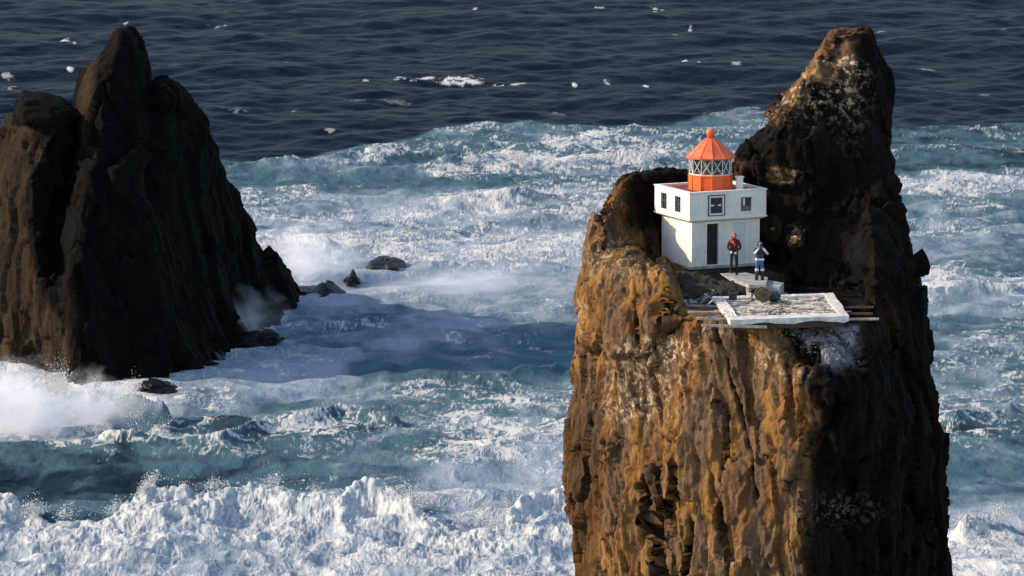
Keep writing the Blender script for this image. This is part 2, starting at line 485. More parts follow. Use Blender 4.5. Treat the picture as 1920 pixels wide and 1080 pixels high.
# far line of the big breaker in the foreground (as it lies on the water)
BRK = [(-400,940),(0,962),(90,985),(180,990),(240,975),(285,952),(340,955),(400,958),(500,938),(560,945),(640,968),(700,952),(760,968),(840,1000),(920,1010),(980,965),(1060,935),(1200,930),(1500,960),(1920,1010),(2400,1010)]
CAPS = [(765,147,28,5,.95),(800,144,14,3,.8),(860,147,45,6,1.0),(955,154,36,3,.7),(715,190,70,4,.30),(122,82,9,4,1),(137,86,8,3,.7),(130,132,5,3,1),(408,45,18,2.2,.6),(665,107,12,2.5,.8),(537,122,4,2,.9),
        (685,155,8,3,.6),(550,206,10,3,.6),(440,203,30,5,.3),(1078,158,6,4,1),(1105,156,5,3,.8),(1137,154,7,4,.8),(1210,162,7,3.5,.9),(1285,119,8,3.5,.9),(1312,124,4,2.5,.8),(1380,125,12,3,.6),
        (1232,17,16,4,.75),(1122,13,12,2.2,.7),(888,15,6,2.5,.7),(1293,51,5,2.5,.7),(1265,63,7,2,.5),(15,140,12,5,.6),(20,160,16,4,.5),(1040,216,30,3,.3),(1370,218,45,5,.6),(1415,211,22,4,.8),
        (1650,65,20,2,.5),(1750,63,14,2,.4),(1740,133,22,2.5,.4),(380,156,14,2,.35),(620,245,14,3,.5),(1880,62,10,2,.3),(1840,182,22,2.5,.35),(1000,63,14,2,.25),(1385,113,26,2.5,.3)]

def build_sea():
    pys = np.concatenate([np.arange(-60, 1130, 1.5)])
    ang = PITCH + np.arctan((pys - 540) / F)
    Yd = CAM[2] / np.tan(ang)
    Yd = np.sort(Yd)
    near = np.concatenate([np.arange(20, 190, 6.0), np.arange(190, Yd[0] - 0.5, 1.2)])
    far = Yd[-1] * np.exp(np.linspace(0.01, 3.0, 60))
    Y = np.concatenate([near, Yd, far])
    hw = 1010 / F
    ud = np.linspace(-hw, hw, 1320)
    e = hw * np.exp(np.linspace(0.02, 4.6, 60))
    u = np.concatenate([-e[::-1], ud, e])
    U, YY = np.meshgrid(u, Y)
    X = U * YY
    px, py = project(X, YY, np.zeros_like(X))
    inb = sst(-200, 0, px) * sst(2200, 1920, px)
    # zones, with wandering edges
    wx = px + 34 * fb2(X * 0.07, YY * 0.045, 4, 5)
    wy = py + 13 * fb2(X * 0.09 + 9, YY * 0.05, 4, 6)
    f, a = rbf(wx, wy, SURF, 62.0, 17.0)
    edge = pl(wx, EDGE)
    surf = sst(-5, 4, (py + 5 * fb2(X * 0.1, YY * 0.04, 4, 8)) - edge)
    a = a * 0.96 + 0.34 * fb2(X * 0.10 + 2 * fb2(X * .05, YY * .04, 2, 14), YY * 0.07, 4, 13, 0.6) + 0.15 * fb2(X * 0.5, YY * 0.22, 3, 16, 0.6)
    f = f * 0.93
    f = f * surf; a = np.clip(a, 0.12, 1) * surf
    dbrk = (py + 9 * fb2(X * 0.25, YY * 0.1, 4, 12)) - pl(px + 12 * fb2(X * 0.2, YY * 0.2, 3, 15), BRK)          # pixels nearer than the breaker line
    # ---- wave heights: a rough wind sea
    rs = np.random.RandomState(11)
    Hh = np.zeros_like(X)
    dist = YY
    sx = X + 1.6 * pn2(X * 0.05, YY * 0.05, 31); sy = YY + 1.6 * pn2(X * 0.05 + 5, YY * 0.05, 32)
    for i in range(46):
        L = 3.2 * (1.075 ** i) * rs.uniform(0.9, 1.1)
        th = math.radians(rs.normal(84, 50))
        k = 2 * math.pi / L
        amp = 0.0225 * L ** 0.47 * rs.uniform(0.5, 1.3)
        fade = sst(L * 170, L * 95, dist)
        ph = k * (math.cos(th) * sx + math.sin(th) * sy) + rs.uniform(0, 6.28)
        s = np.sin(ph)
        grp = 0.55 + 0.9 * np.clip(pn2(X / (L * 4) + i, YY / (L * 4), 40 + i) + 0.4, 0, 1)
        Hh += amp * grp * fade * (s + 0.35 * np.cos(2 * ph))
    Hh *= 0.62
    # choppy ridged detail
    rid = 1 - np.abs(fb2(X * 0.11 + 0.03 * YY, YY * 0.16, 3, 71, 0.42)) * 2.2
    Hh += 0.16 * rid * (0.5 + surf) + 0.15 * fb2(X * 0.16, YY * 0.22, 3, 75, 0.5)
    # ---- lacy foam
    q1 = fb2(X * 0.22, YY * 0.15, 4, 81); q2 = fb2(X * 0.22 + 7, YY * 0.15 + 3, 4, 82)
    lx = X + 3.0 * q1; ly = YY + 4.0 * q2
    lace = 1 - np.abs(fb2(lx * 0.42, ly * 0.22, 5, 91, 0.6)) * 2.6          # thin bright threads
    lace2 = 1 - np.abs(fb2(lx * 1.1, ly * 0.55, 4, 95, 0.6)) * 2.4
    clot = fb2(lx * 0.16, ly * 0.09, 5, 98, 0.6) * 0.9
    lace3 = 1 - np.abs(fb2(lx * 2.6, ly * 1.1, 3, 99, 0.6)) * 2.4
    n = 0.5 + 0.42 * clot + 0.30 * (lace - 0.45) + 0.24 * (lace2 - 0.4) + 0.16 * (lace3 - 0.4)
    crest = np.clip(Hh * 0.22, -0.25, 0.35)
    n = n + crest * 0.8
    foam = sst(1.02 - f * 0.72, 1.62 - f * 0.80, n + 0.22)
    foam = foam * sst(0.0, 0.12, f)
    # white caps out at sea
    cap = np.zeros_like(X); caph = np.zeros_like(X)
    cn = 0.5 + 1.5 * fb2(X * 0.55 + q1, YY * 0.30, 3, 120, 0.65)
    for (cx, cy, rx, ry, am) in CAPS:
        d = ((px + 5 * q1 - cx) / rx) ** 2 + ((py + 2.2 * q2 - cy) / ry) ** 2
        g = np.exp(-d)
        cap = np.maximum(cap, am * sst(0.16, 0.80, g * (0.15 + 1.15 * cn)))
        if am > 0.6: caph = np.maximum(caph, am * g * min(1.0, rx / 25 + .3))
    foam = np.maximum(foam, cap * (1 - surf * 0.5))
    Hh += 0.22 * caph
    # ---- the big breaker
    br = sst(-3, 10, dbrk)
    fall = np.exp(-np.clip(dbrk, 0, None) / 85.0)
    puff = 1 - np.abs(fb2(X * 0.20, YY * 0.10, 3, 131, 0.45)) * 1.7
    puff2 = 1 - np.abs(fb2(X * 0.8 + q1, YY * 0.26, 3, 137, 0.55)) * 2.0
    puff3 = 1 - np.abs(fb2(X * 2.4 + q1, YY * 0.7 + q2, 3, 139, 0.6)) * 2.2
    bump_h = np.interp(px, [-300,0,100,190,290,345,440,540,620,700,760,850,930,1000,1060,1300,1800,1850,2200],
                           [1.2,1.3,0.9,0.9,2.3,1.9,1.4,1.7,1.3,1.9,1.6,1.0,1.1,2.3,2.0,1.2,1.0,1.2,1.0])
    leftw = sst(1600, 1100, px)
    near_crest = np.exp(-np.clip(dbrk, 0, None) / 40.0)
    Hh += br * leftw * (1.0 * bump_h * fall * (0.75 + 0.35 * puff) + 0.16 * puff)
    gaps = sst(0.20, 0.62, fb2(lx * 0.13, ly * 0.1, 4, 150)) * sst(35, 110, dbrk)
    bf = br * (1 - 0.82 * gaps)
    foam = np.where(leftw > 0.5, np.maximum(foam * (1 - br), bf * np.clip(0.42 + 0.34 * near_crest + 0.34 * (puff2 - 0.2) + 0.30 * (puff3 - 0.2), 0.16, 1)), foam)
    a = np.maximum(a * (1 - br * leftw), br * leftw * (0.86 + 0.25 * clot))
    # surf lumps anywhere foam is dense
    Hh += surf * 0.08 * puff
    # long breaking swell lines inside the surf
    for (P, h, w) in (([(780,318),(860,312),(900,303),(1000,308),(1120,306),(1250,300)], 1.2, 7.0), ([(420,470),(520,458),(640,470)], 0.8, 6.0),
                      ([(560,520),(700,505),(850,500),(960,495),(1070,500)], 0.7, 6), ([(180,828),(300,838),(420,845),(520,815),(640,795),(760,812)], 1.3, 9.0),
                      ([(-60,775),(60,762),(160,765),(250,785),(330,800)], 2.2, 16.0), ([(700,715),(800,712),(930,718),(1070,690)], 0.9, 8), ([(860,640),(1000,634),(1070,630)], 0.8, 6), ([(1690,355),(1920,348)], 1.0, 6), ([(1720,560),(1920,548)], 0.9, 8),
                      ([(1760,800),(1920,775)], 1.2, 10), ([(1780,1005),(1920,990)], 1.6, 12), ([(420,318),(600,306),(760,275),(950,250),(1150,246)], 0.7, 6),
                      ([(830,392),(900,384),(1000,380),(1060,392)], 1.0, 7)):
        x0, x1 = P[0][0], P[-1][0]
        m_ = sst(x0 - 10, x0 + 35, px) * sst(x1 + 10, x1 - 35, px)
        d = py + 5 * fb2(X * 0.12, YY * 0.05, 3, 160) - pl(px, P)
        Hh += m_ * h * np.where(d > 0, np.exp(-d / w), np.exp(d / (w * 0.35))) * (0.7 + 0.5 * q1)
    outer = 1 - sst(1.0, 0.0, 1 - inb) * 0
    foam = foam * np.where((px < -100) | (px > 2050), 0.6, 1)
    foam = np.where((py < -80), foam * 0, foam)
    foam = np.clip(foam, 0, 1)
    # billowing foam: pushed out along the surface normal, so it also overhangs
    gy, gx = np.gradient(Hh)
    dX = np.gradient(X, axis=1); dY = np.gradient(YY, axis=0)
    nx_, ny_ = -gx / np.maximum(dX, 1e-3), -gy / np.maximum(dY, 1e-3)
    nx_ = np.clip(nx_, -1.5, 1.5); ny_ = np.clip(ny_, -1.5, 1.5)
    nl = np.sqrt(nx_ ** 2 + ny_ ** 2 + 1)
    b1 = 1 - 2.0 * np.abs(fb3(X * 0.7, YY * 0.24, Hh * 0.7, 3, 171, 0.5))
    b2 = 1 - 2.0 * np.abs(fb3(X * 1.5 + q1, YY * 0.45, Hh * 1.5, 2, 173, 0.5))
    dn = foam * ((br * leftw * (0.05 + 0.16 * near_crest) + 0.03 * surf) * b1 + (br * leftw * (0.035 + 0.05 * near_crest) + 0.01 * surf) * b2)
    dn = dn * sst(-150, 0, px) * sst(2100, 1930, px)
    X2, Y2, H2 = X + dn * nx_ / nl, YY + dn * ny_ / nl, Hh + dn / nl
    b3 = 1 - 2.3 * np.abs(fb3(X2 * 2.6 + 0.6 * b1, Y2 * 0.7 + b2 * .5, H2 * 3.0, 3, 177, 0.65))
    foam = np.where(leftw > 0.5, foam * (1 - br * 0.85 * (1 - sst(-0.3, 0.75, b3 + 0.35 * b2 + 0.25 * near_crest))), foam * (1 - 0.35 * (1 - sst(-0.6, 0.5, b3))))
    b4 = 1 - 2.4 * np.abs(fb3(X2 * 5.0 + b2, Y2 * 1.3 + b1, H2 * 5.0, 2, 179, 0.6))
    streakf = fb2(X * 0.35 + 1.5 * q2, YY * 0.16 + q1, 4, 181, 0.6)
    foam = foam * (1 - 0.55 * br * leftw * (1 - sst(-0.4, 0.5, b4)) * (1 - 0.6 * near_crest)) * (1 - 0.45 * br * leftw * sst(-0.05, 0.45, streakf))
    foam = np.clip(foam, 0, 1)
    V = np.stack([X2, Y2, H2], -1).reshape(-1, 3)
    ny, nx = X.shape
    idx = np.arange(ny * nx).reshape(ny, nx)
    Q = np.stack([idx[:-1, :-1], idx[:-1, 1:], idx[1:, 1:], idx[1:, :-1]], -1).reshape(-1, 4)
    me = np_mesh('sea', V, Q)
    for nm, arr in (('foam', foam), ('aeration', a)):
        at = me.attributes.new(nm, 'FLOAT', 'POINT')
        at.data.foreach_set('value', arr.astype(np.float32).ravel())
    o = link('sea', me, M['sea'], smooth=True)
    tag(o, 'dark blue open sea breaking into white surf around the rock stacks', 'sea', kind='structure')
build_sea()

# ------------------------------------------------------------------ rock stacks
def silh(P):
    """px as a function of py from a traced outline"""
    P = sorted(P, key=lambda p: p[1])
    ys = [p[1] for p in P]; xs = [p[0] for p in P]
    return lambda py: float(np.interp(py, ys, xs))

def loft(bm, rows):
    """rows of equal-length point loops, bottom to top"""
    rings = [[bm.verts.new(p) for p in r] for r in rows]
    n = len(rings[0])
    for a, b in zip(rings[:-1], rings[1:]):
        for k in range(n):
            bm.faces.new((a[k], a[(k + 1) % n], b[(k + 1) % n], b[k]))
    bm.faces.new(rings[0][::-1]); bm.faces.new(rings[-1])

def pyof(Y, z):
    return 540 + F * math.tan(math.atan((CAM[2] - z) / Y) - PITCH)

def at(px, Y, z):
    """point at height z and distance Y that shows in column px"""
    d = Y * FWD[1] + (z - CAM[2]) * FWD[2]
    return (d * (px - 960) / F, Y, z)

def remesh_np(bm, voxel, smooth_iter=0):
    me = bpy.data.meshes.new('tmp')
    bmesh.ops.recalc_face_normals(bm, faces=bm.faces)
    bm.to_mesh(me); bm.free()
    o = bpy.data.objects.new('tmp', me)
    COL.objects.link(o)
    md = o.modifiers.new('r', 'REMESH'); md.mode = 'VOXEL'; md.voxel_size = voxel
    if smooth_iter:
        sm = o.modifiers.new('s', 'SMOOTH'); sm.iterations = smooth_iter; sm.factor = 0.5
    dg = bpy.context.evaluated_depsgraph_get()
    ev = o.evaluated_get(dg)
    res = bpy.data.meshes.new_from_object(ev)
    bpy.data.objects.remove(o); bpy.data.meshes.remove(me)
    return res

def getv(me):
    a = np.empty(len(me.vertices) * 3, dtype=np.float32); me.vertices.foreach_get('co', a)
    n = np.empty(len(me.vertices) * 3, dtype=np.float32); me.vertex_normals.foreach_get('vector', n)
    return a.reshape(-1, 3).astype(float), n.reshape(-1, 3).astype(float)

def setv(me, V):
    me.vertices.foreach_set('co', V.astype(np.float32).ravel()); me.update()

def setattr_f(me, nm, arr):
    at_ = me.attributes.new(nm, 'FLOAT', 'POINT')
    at_.data.foreach_set('value', np.clip(arr, 0, 1).astype(np.float32))

def rough_rock(me, amp, keep, scale=1.0, seed=0, off=0.0):
    """carve columns, blocks and gullies; keep(V)->0..1 says where relief stays full"""
    V, Nn = getv(me)
    k = keep(V, Nn)
    x, y, z = V.T / scale
    # gullies lean to the right going down
    xs = x + 0.20 * z
    w = fb3(x * 0.3, y * 0.3, z * 0.2, 3, seed + 1)
    big = fb3(xs * 0.22, y * 0.22, z * 0.08, 3, seed + 2)
    rid = 0.5 - 1.6 * np.abs(fb3(xs * 0.45 + w * .4, y * 0.45, z * 0.05, 2, seed + 3, 0.4))
    e, val = facet3(xs * 0.50 + w * 0.3, y * 0.50 + w * 0.3, z * 0.14 + w * 0.2, seed + 4)
    crack = 1 - sst(0.0, 0.06, e)
    crack = crack * sst(-0.05, 0.35, fb3(xs * 0.35, y * .35, z * 0.10, 3, seed + 9))
    d = amp * (0.38 * big + 0.08 * rid + 0.85 * val - 0.34 * crack + off)
    V = V + Nn * (d * k * scale)[:, None]
    setv(me, V)
    V, Nn = getv(me)
    x, y, z = V.T / scale
    xs = x + 0.2 * z
    e2, val2 = facet3(xs * 1.25 + w * .5, y * 1.25 + w * .5, z * 0.36, seed + 5)
    e3, val3 = facet3(xs * 3.2 + w * .5, y * 3.2 + w * .5, z * 1.1, seed + 7)
    streak = 1 - 2 * np.abs(fb3(xs * 1.9, y * 1.9, z * 0.16, 3, seed + 6, 0.55))
    ledge = fb3(x * 0.5, y * 0.5, z * 2.2, 2, seed + 8)
    d2 = amp * (0.40 * val2 + 0.18 * val3 + 0.05 * streak + 0.04 * ledge)
    V = V + Nn * (d2 * k * scale)[:, None]
    setv(me, V)
    return crack * k

def main_stack():
    bm = bmesh.new()
    Ls = silh([(1128,470),(1118,500),(1082,545),(1080,600),(1076,640),(1074,700),(1070,760),(1067,800),(1064,850),(1062,900),(1067,960),(1070,1000),(1071,1080),(1062,1300),(1040,1600),(1010,1900)])
    Rs = silh([(1712,430),(1724,500),(1738,550),(1748,610),(1756,660),(1752,690),(1766,740),(1782,800),(1762,828),(1772,900),(1779,960),(1778,1080),(1790,1300),(1820,1600),(1850,1900)])
    Cs = silh([(1440,560),(1470,640),(1485,690),(1500,750),(1520,800),(1505,900),(1500,1000),(1510,1080),(1500,1400),(1500,1900)])
    def loop(z, yl, yc, yr, yb):
        L, R, C = Ls(pyof(yl, z)) + 6, Rs(pyof(yr, z)) - 5, Cs(pyof(yc, z))
        return [at(L, yl, z), at(L + (C - L) * 0.12, yl - (yl - yc) * 0.34, z), at(L + (C - L) * 0.45, yl - (yl - yc) * 0.68, z),
                at(C, yc, z), at(C + (R - C) * 0.45, yc + (yr - yc) * 0.42, z), at(C + (R - C) * 0.86, yc + (yr - yc) * 0.8, z), at(R, yr, z),
                at(R - 40, yb - 2, z), at((L + R) / 2, yb + 1, z), at(L + 70, yb - 3, z)]
    rows = []
    for z, yl, yc, yr, yb in ((-4, 213, 196, 214, 228), (4, 213, 197, 214, 227), (12, 212.5, 198.5, 214, 226), (18, 212, 199.3, 213.6, 225.5), (21, 212, 199.6, 213.4, 225), (23, 212, 199.8, 213.4, 225),
                              (25, 212, 200, 213.2, 225), (26.5, 212, 200.2, 213, 225), (28, 212, 200.4, 213, 225), (29.5, 212, 200.7, 213, 224.5), (31, 211.8, 201.1, 213, 224.3), (32.4, 211.6, 201.3, 212.8, 224), (33.12, 211.4, 201.8, 212.6, 223.5)):
        rows.append(loop(z, yl, yc, yr, yb))
    loft(bm, rows)
    # shoulder and rim left of the lighthouse
    def ring(z, pts): return [at(p, Y, z) for p, Y in pts]
    loft(bm, [ring(31, [(1082,211.5),(1110,208.5),(1180,206.0),(1268,204.6),(1292,206.5),(1262,209.5),(1215,213.5),(1120,215)]),
              ring(33.2, [(1086,211.5),(1112,208.7),(1182,206.4),(1262,205.2),(1284,206.8),(1252,209.2),(1210,213.2),(1125,215)]),
              ring(34.2, [(1106,211.5),(1128,209.0),(1184,206.9),(1245,206.0),(1262,206.9),(1235,208.6),(1200,212.8),(1128,215)]),
              ring(34.9, [(1124,211.6),(1142,209.6),(1186,207.4),(1236,206.8),(1246,207.2),(1215,208.4),(1180,212.0),(1134,214.6)])])
    # dark knob behind it
    loft(bm, [ring(32, [(1085,213),(1115,211.0),(1165,211.4),(1200,214.0),(1262,216.0),(1330,218),(1300,222),(1150,221)]),
              ring(35, [(1096,213),(1122,211.2),(1168,212.4),(1200,215.0),(1256,216.8),(1330,218.5),(1300,222),(1155,221)]),
              ring(36.2, [(1112,213),(1136,212.4),(1172,213.6),(1200,215.8),(1252,217.4),(1325,219),(1300,222),(1165,220)]),
              ring(37.0, [(1136,214.8),(1156,214.6),(1180,215.2),(1205,216.6),(1248,217.8),(1320,219),(1300,221),(1180,219)]),
              ring(37.42, [(1180,216.4),(1190,216.0),(1200,216.4),(1215,217),(1245,218),(1300,219.4),(1290,221),(1200,219)])])
    # saddle behind the lighthouse, and the moss slope it stands on
    loft(bm, [ring(31, [(1220,216),(1330,217),(1460,214.5),(1500,220),(1300,223)]), ring(36.9, [(1232,218),(1330,218.5),(1420,217),(1440,219.5),(1300,221)])])
    loft(bm, [ring(31.5, [(1240,210),(1290,206.5),(1400,207.8),(1490,209.4),(1520,215),(1480,219),(1290,219),(1240,215)]),
              ring(33.0, [(1246,210.3),(1292,208.4),(1400,209.0),(1480,210.2),(1500,215),(1470,219),(1290,219),(1236,215)]),
              ring(33.72, [(1236,210.8),(1292,210.9),(1400,210.3),(1462,211.0),(1470,215),(1460,219),(1290,219),(1226,215)]),
              ring(33.9, [(1230,211.6),(1292,211.6),(1380,211.9),(1440,212.8),(1450,215),(1440,219),(1290,219),(1226,215)])])
    # pale sloping ledge under the right half of the landing pad
    loft(bm, [ring(27.5, [(1480,201.5),(1540,201.2),(1600,202.4),(1660,205),(1660,210),(1480,210)]),
              ring(30.4, [(1490,200.4),(1550,199.8),(1612,200.8),(1650,203.4),(1650,210),(1480,210)]),
              ring(31.3, [(1488,200.6),(1545,200.0),(1614,201.0),(1640,203.4),(1650,210),(1480,210)]),
              ring(32.7, [(1482,203.2),(1530,203.2),(1594,203.8),(1622,204.6),(1640,210),(1480,210)])])
    # the dark flank running from the peak down past the pad
    loft(bm, [ring(31, [(1604,209.5),(1640,206.8),(1700,209.5),(1726,213),(1716,219),(1500,219),(1480,213.5)]),
              ring(32.6, [(1606,210.0),(1640,207.4),(1695,209.8),(1722,213),(1712,219),(1500,219),(1480,213.5)]),
              ring(33.9, [(1604,211.2),(1640,209.2),(1686,210.8),(1714,213.4),(1704,219),(1500,219),(1490,214.2)]),
              ring(35.6, [(1600,213.4),(1636,212.0),(1670,212.8),(1696,214.4),(1686,219),(1520,219),(1500,215.4)]),
              ring(37.2, [(1590,215.9),(1626,215.4),(1650,215.9),(1670,216.8),(1658,219.5),(1540,219.5),(1520,216.8)])])
    # the peak
    Lp = silh([(1562,54),(1550,66),(1534,90),(1522,106),(1492,140),(1472,165),(1450,197),(1430,226),(1405,262),(1385,287),(1372,302),(1376,330),(1392,350),(1420,380),(1430,420),(1440,520),(1450,600)])
    Rp = silh([(1628,54),(1642,62),(1650,85),(1665,120),(1680,160),(1683,250),(1690,300),(1691,322),(1676,336),(1686,380),(1700,430),(1716,480),(1731,550),(1745,610),(1750,640)])
    rows = []
    for z, yl, yr, yb in ((31, 214, 213.2, 224), (33.0, 214.5, 213.6, 224), (34.5, 215.2, 214.4, 224), (36, 216, 215.5, 224.5), (37.2, 216.4, 216.6, 225), (37.9, 216.0, 217.2, 225), (38.5, 216.0, 217.5, 225), (39.2, 216.2, 217.8, 225), (40.2, 216.8, 218.2, 225), (41.4, 217.6, 218.8, 224.5), (42.3, 218.4, 219.2, 224), (42.8, 219.0, 219.6, 223.5), (43.2, 219.4, 219.9, 223), (43.5, 219.8, 220.2, 222.5)):
        L, R = Lp(pyof(yl, z) - 8) + 1, Rp(pyof(yr, z) - 8) - 9
        w = R - L
        t = min(1, max(0, (z - 37) / 4.0))
        rows.append([at(L, yl + 1.2, z), at(L + w * 0.13, yl - 0.15, z), at(L + w * 0.36, yl - 0.35 + 0.5 * t, z), at(L + w * 0.62, (yl * .45 + yr * .55) - 0.35, z), at(L + w * 0.86, yr - 0.1, z), at(R, yr + 0.9, z), at(R - w * 0.12, yb, z), at(L + w * 0.25, yb - 1, z)])
    loft(bm, rows)
    # small overhanging nose halfway up on the right flank and a knob in the lit notch
    for (p, Y, z, s) in ((1470, 213.4, 37.62, 0.22), (1452, 213.9, 37.6, 0.18), (1484, 213.2, 37.66, 0.16), (1494, 212.0, 35.15, 0.2), (1390, 217.0, 37.4, 0.3), (1450,213.3,35.6,.14), (1462,213.0,35.1,.12)):
        bmesh.ops.create_icosphere(bm, subdivisions=2, radius=s, matrix=Matrix.Translation(at(p, Y, z)) @ Matrix.Diagonal((1, 1.1, 0.8, 1)))
    me = remesh_np(bm, 0.09, 1)
    def keep(V, Nn):
        px, py = project(*V.T)
        flat = sst(0.55, 0.9, Nn[:, 2]) * sst(32.3, 32.8, V[:, 2]) * (V[:, 2] < 34.3) * sst(1255, 1300, px)
        k = 1 - 0.88 * flat
        near = sst(1250, 1280, px) * sst(1480, 1440, px) * (V[:, 1] > 209) * (V[:, 1] < 217) * (V[:, 2] > 33.2) * (V[:, 2] < 37.0)
        k = k * (1 - 0.75 * near)
        low = (1 + 0.2 * sst(30, 20, V[:, 2])) * (1 - 0.35 * sst(37.5, 40, V[:, 2]))
        k = k * (1 - 0.45 * sst(34.3, 35.2, V[:, 2]) * (px < 1345))
        peakfront = sst(1430, 1445, px) * (V[:, 2] > 34.3) * (V[:, 2] < 38.2) * (V[:, 1] < 214.5)
        return k * low * (1 - 0.6 * peakfront)
    crack = rough_rock(me, 0.68, keep, 1.0, 100, -0.15)
    V, Nn = getv(me)
    px, py = project(*V.T)
    x, y, z = V.T
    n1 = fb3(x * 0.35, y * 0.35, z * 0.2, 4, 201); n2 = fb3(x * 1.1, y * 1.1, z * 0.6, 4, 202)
    edgex = np.interp(py, [300, 480, 560, 620, 700, 800, 900, 1000, 1080, 1400], [1225, 1262, 1290, 1475, 1492, 1530, 1510, 1500, 1515, 1500])  # ochre left of this edge, near-black to its right
    ochre_w = sst(22, -22, px + 26 * n1 + 10 * n2 - edgex)
    ochre_w = ochre_w * sst(219, 214, y)
    # the knob beside the lighthouse: shade of its right side painted as near-black
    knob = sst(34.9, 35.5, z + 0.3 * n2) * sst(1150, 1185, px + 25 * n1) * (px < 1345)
    ochre_w = ochre_w * (1 - knob * 0.97)
    ochre_w = np.where((px < 1260) & (z > 34.6), np.minimum(ochre_w, 0.55 + 0.45 * sst(-0.2, 0.3, n2)), ochre_w)
    # ochre patches along the upper left ridge of the peak
    ochre_w = ochre_w * (1 - 0.5 * sst(0.15, 0.5, np.exp(-((px - 1085) / 42) ** 2) * sst(640, 760, py) + 0.3 * n1))
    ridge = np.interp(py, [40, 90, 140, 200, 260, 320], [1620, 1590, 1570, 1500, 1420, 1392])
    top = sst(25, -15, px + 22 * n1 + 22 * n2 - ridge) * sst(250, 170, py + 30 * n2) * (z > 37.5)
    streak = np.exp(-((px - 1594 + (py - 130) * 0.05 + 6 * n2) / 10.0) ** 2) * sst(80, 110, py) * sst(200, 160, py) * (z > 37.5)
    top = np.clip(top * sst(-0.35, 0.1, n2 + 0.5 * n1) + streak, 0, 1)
    ochre_w = np.maximum(ochre_w, top)
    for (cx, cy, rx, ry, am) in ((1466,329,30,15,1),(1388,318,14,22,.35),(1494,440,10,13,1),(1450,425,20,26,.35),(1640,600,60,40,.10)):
        ochre_w = np.maximum(ochre_w, am * sst(0.25, 0.6, np.exp(-((px - cx) / rx) ** 2 - ((py - cy) / ry) ** 2) + 0.2 * n2))
    pale = np.zeros_like(px)
    for (cx, cy, rx, ry, am) in ((1235,660,75,26,1),(1190,762,55,30,.9),(1215,720,90,70,.55),(1150,480,60,40,.5),(1215,500,70,18,.45),(1590,140,30,80,1),(1560,92,55,28,1),(1500,160,40,30,.9),(1468,329,26,12,1),(1494,440,12,14,1),(1440,670,40,30,.5),(1480,700,30,20,.6),(1090,590,14,30,.6),(1365,1040,50,30,.35),(1505,965,14,30,.5),(1340,620,40,14,.4),(1575,955,60,25,.35),(1116,412,12,10,1.),(1480,175,80,40,.6)):
        pale = np.maximum(pale, am * np.exp(-((px - cx) / rx) ** 2 - ((py - cy) / ry) ** 2))
    pale = pale * (y < 219)
    gx = np.interp(py, [600, 640, 700], [1475, 1505, 1560])
    guano = sst(-14, 14, px + 10 * n2 - gx) * sst(1622, 1600, px + 10 * n2) * sst(604, 616, py) * sst(708, 672, py + 14 * n2) * (y < 206) * sst(-0.05, 0.35, Nn[:, 2])
    setattr_f(me, 'guano', guano * (0.75 + 0.4 * n2))
    crev = crack * 0.85
    for (x0, y0, x1, y1, w) in ((1205,910,1245,1100,13),(1250,560,1262,610,8),(1262,870,1256,960,8),(1296,980,1284,1100,9),(1190,580,1196,640,6),(1340,620,1385,760,4),(1385,760,1420,930,4.5)):
        t = np.clip((py - y0) / (y1 - y0), 0, 1)
        d = np.abs(px + 8 * n2 - (x0 + (x1 - x0) * t)) + np.maximum(0, y0 - py) * .5 + np.maximum(0, py - y1) * .5
        g = sst(w, w * 0.3, d) * (y < 214)
        V = V - Nn * (g * min(0.9, w * 0.07))[:, None]
        crev = np.maximum(crev, g * 0.9)
    setv(me, V)
    setattr_f(me, 'ochre_tone', ochre_w); setattr_f(me, 'pale', pale); setattr_f(me, 'crevice', crev)
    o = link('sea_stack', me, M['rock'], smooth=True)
    tag(o, 'tall ochre and black rock pillar carrying the white lighthouse, with a dark pointed peak', 'rock stack')
    return o
stack_ob = main_stack()

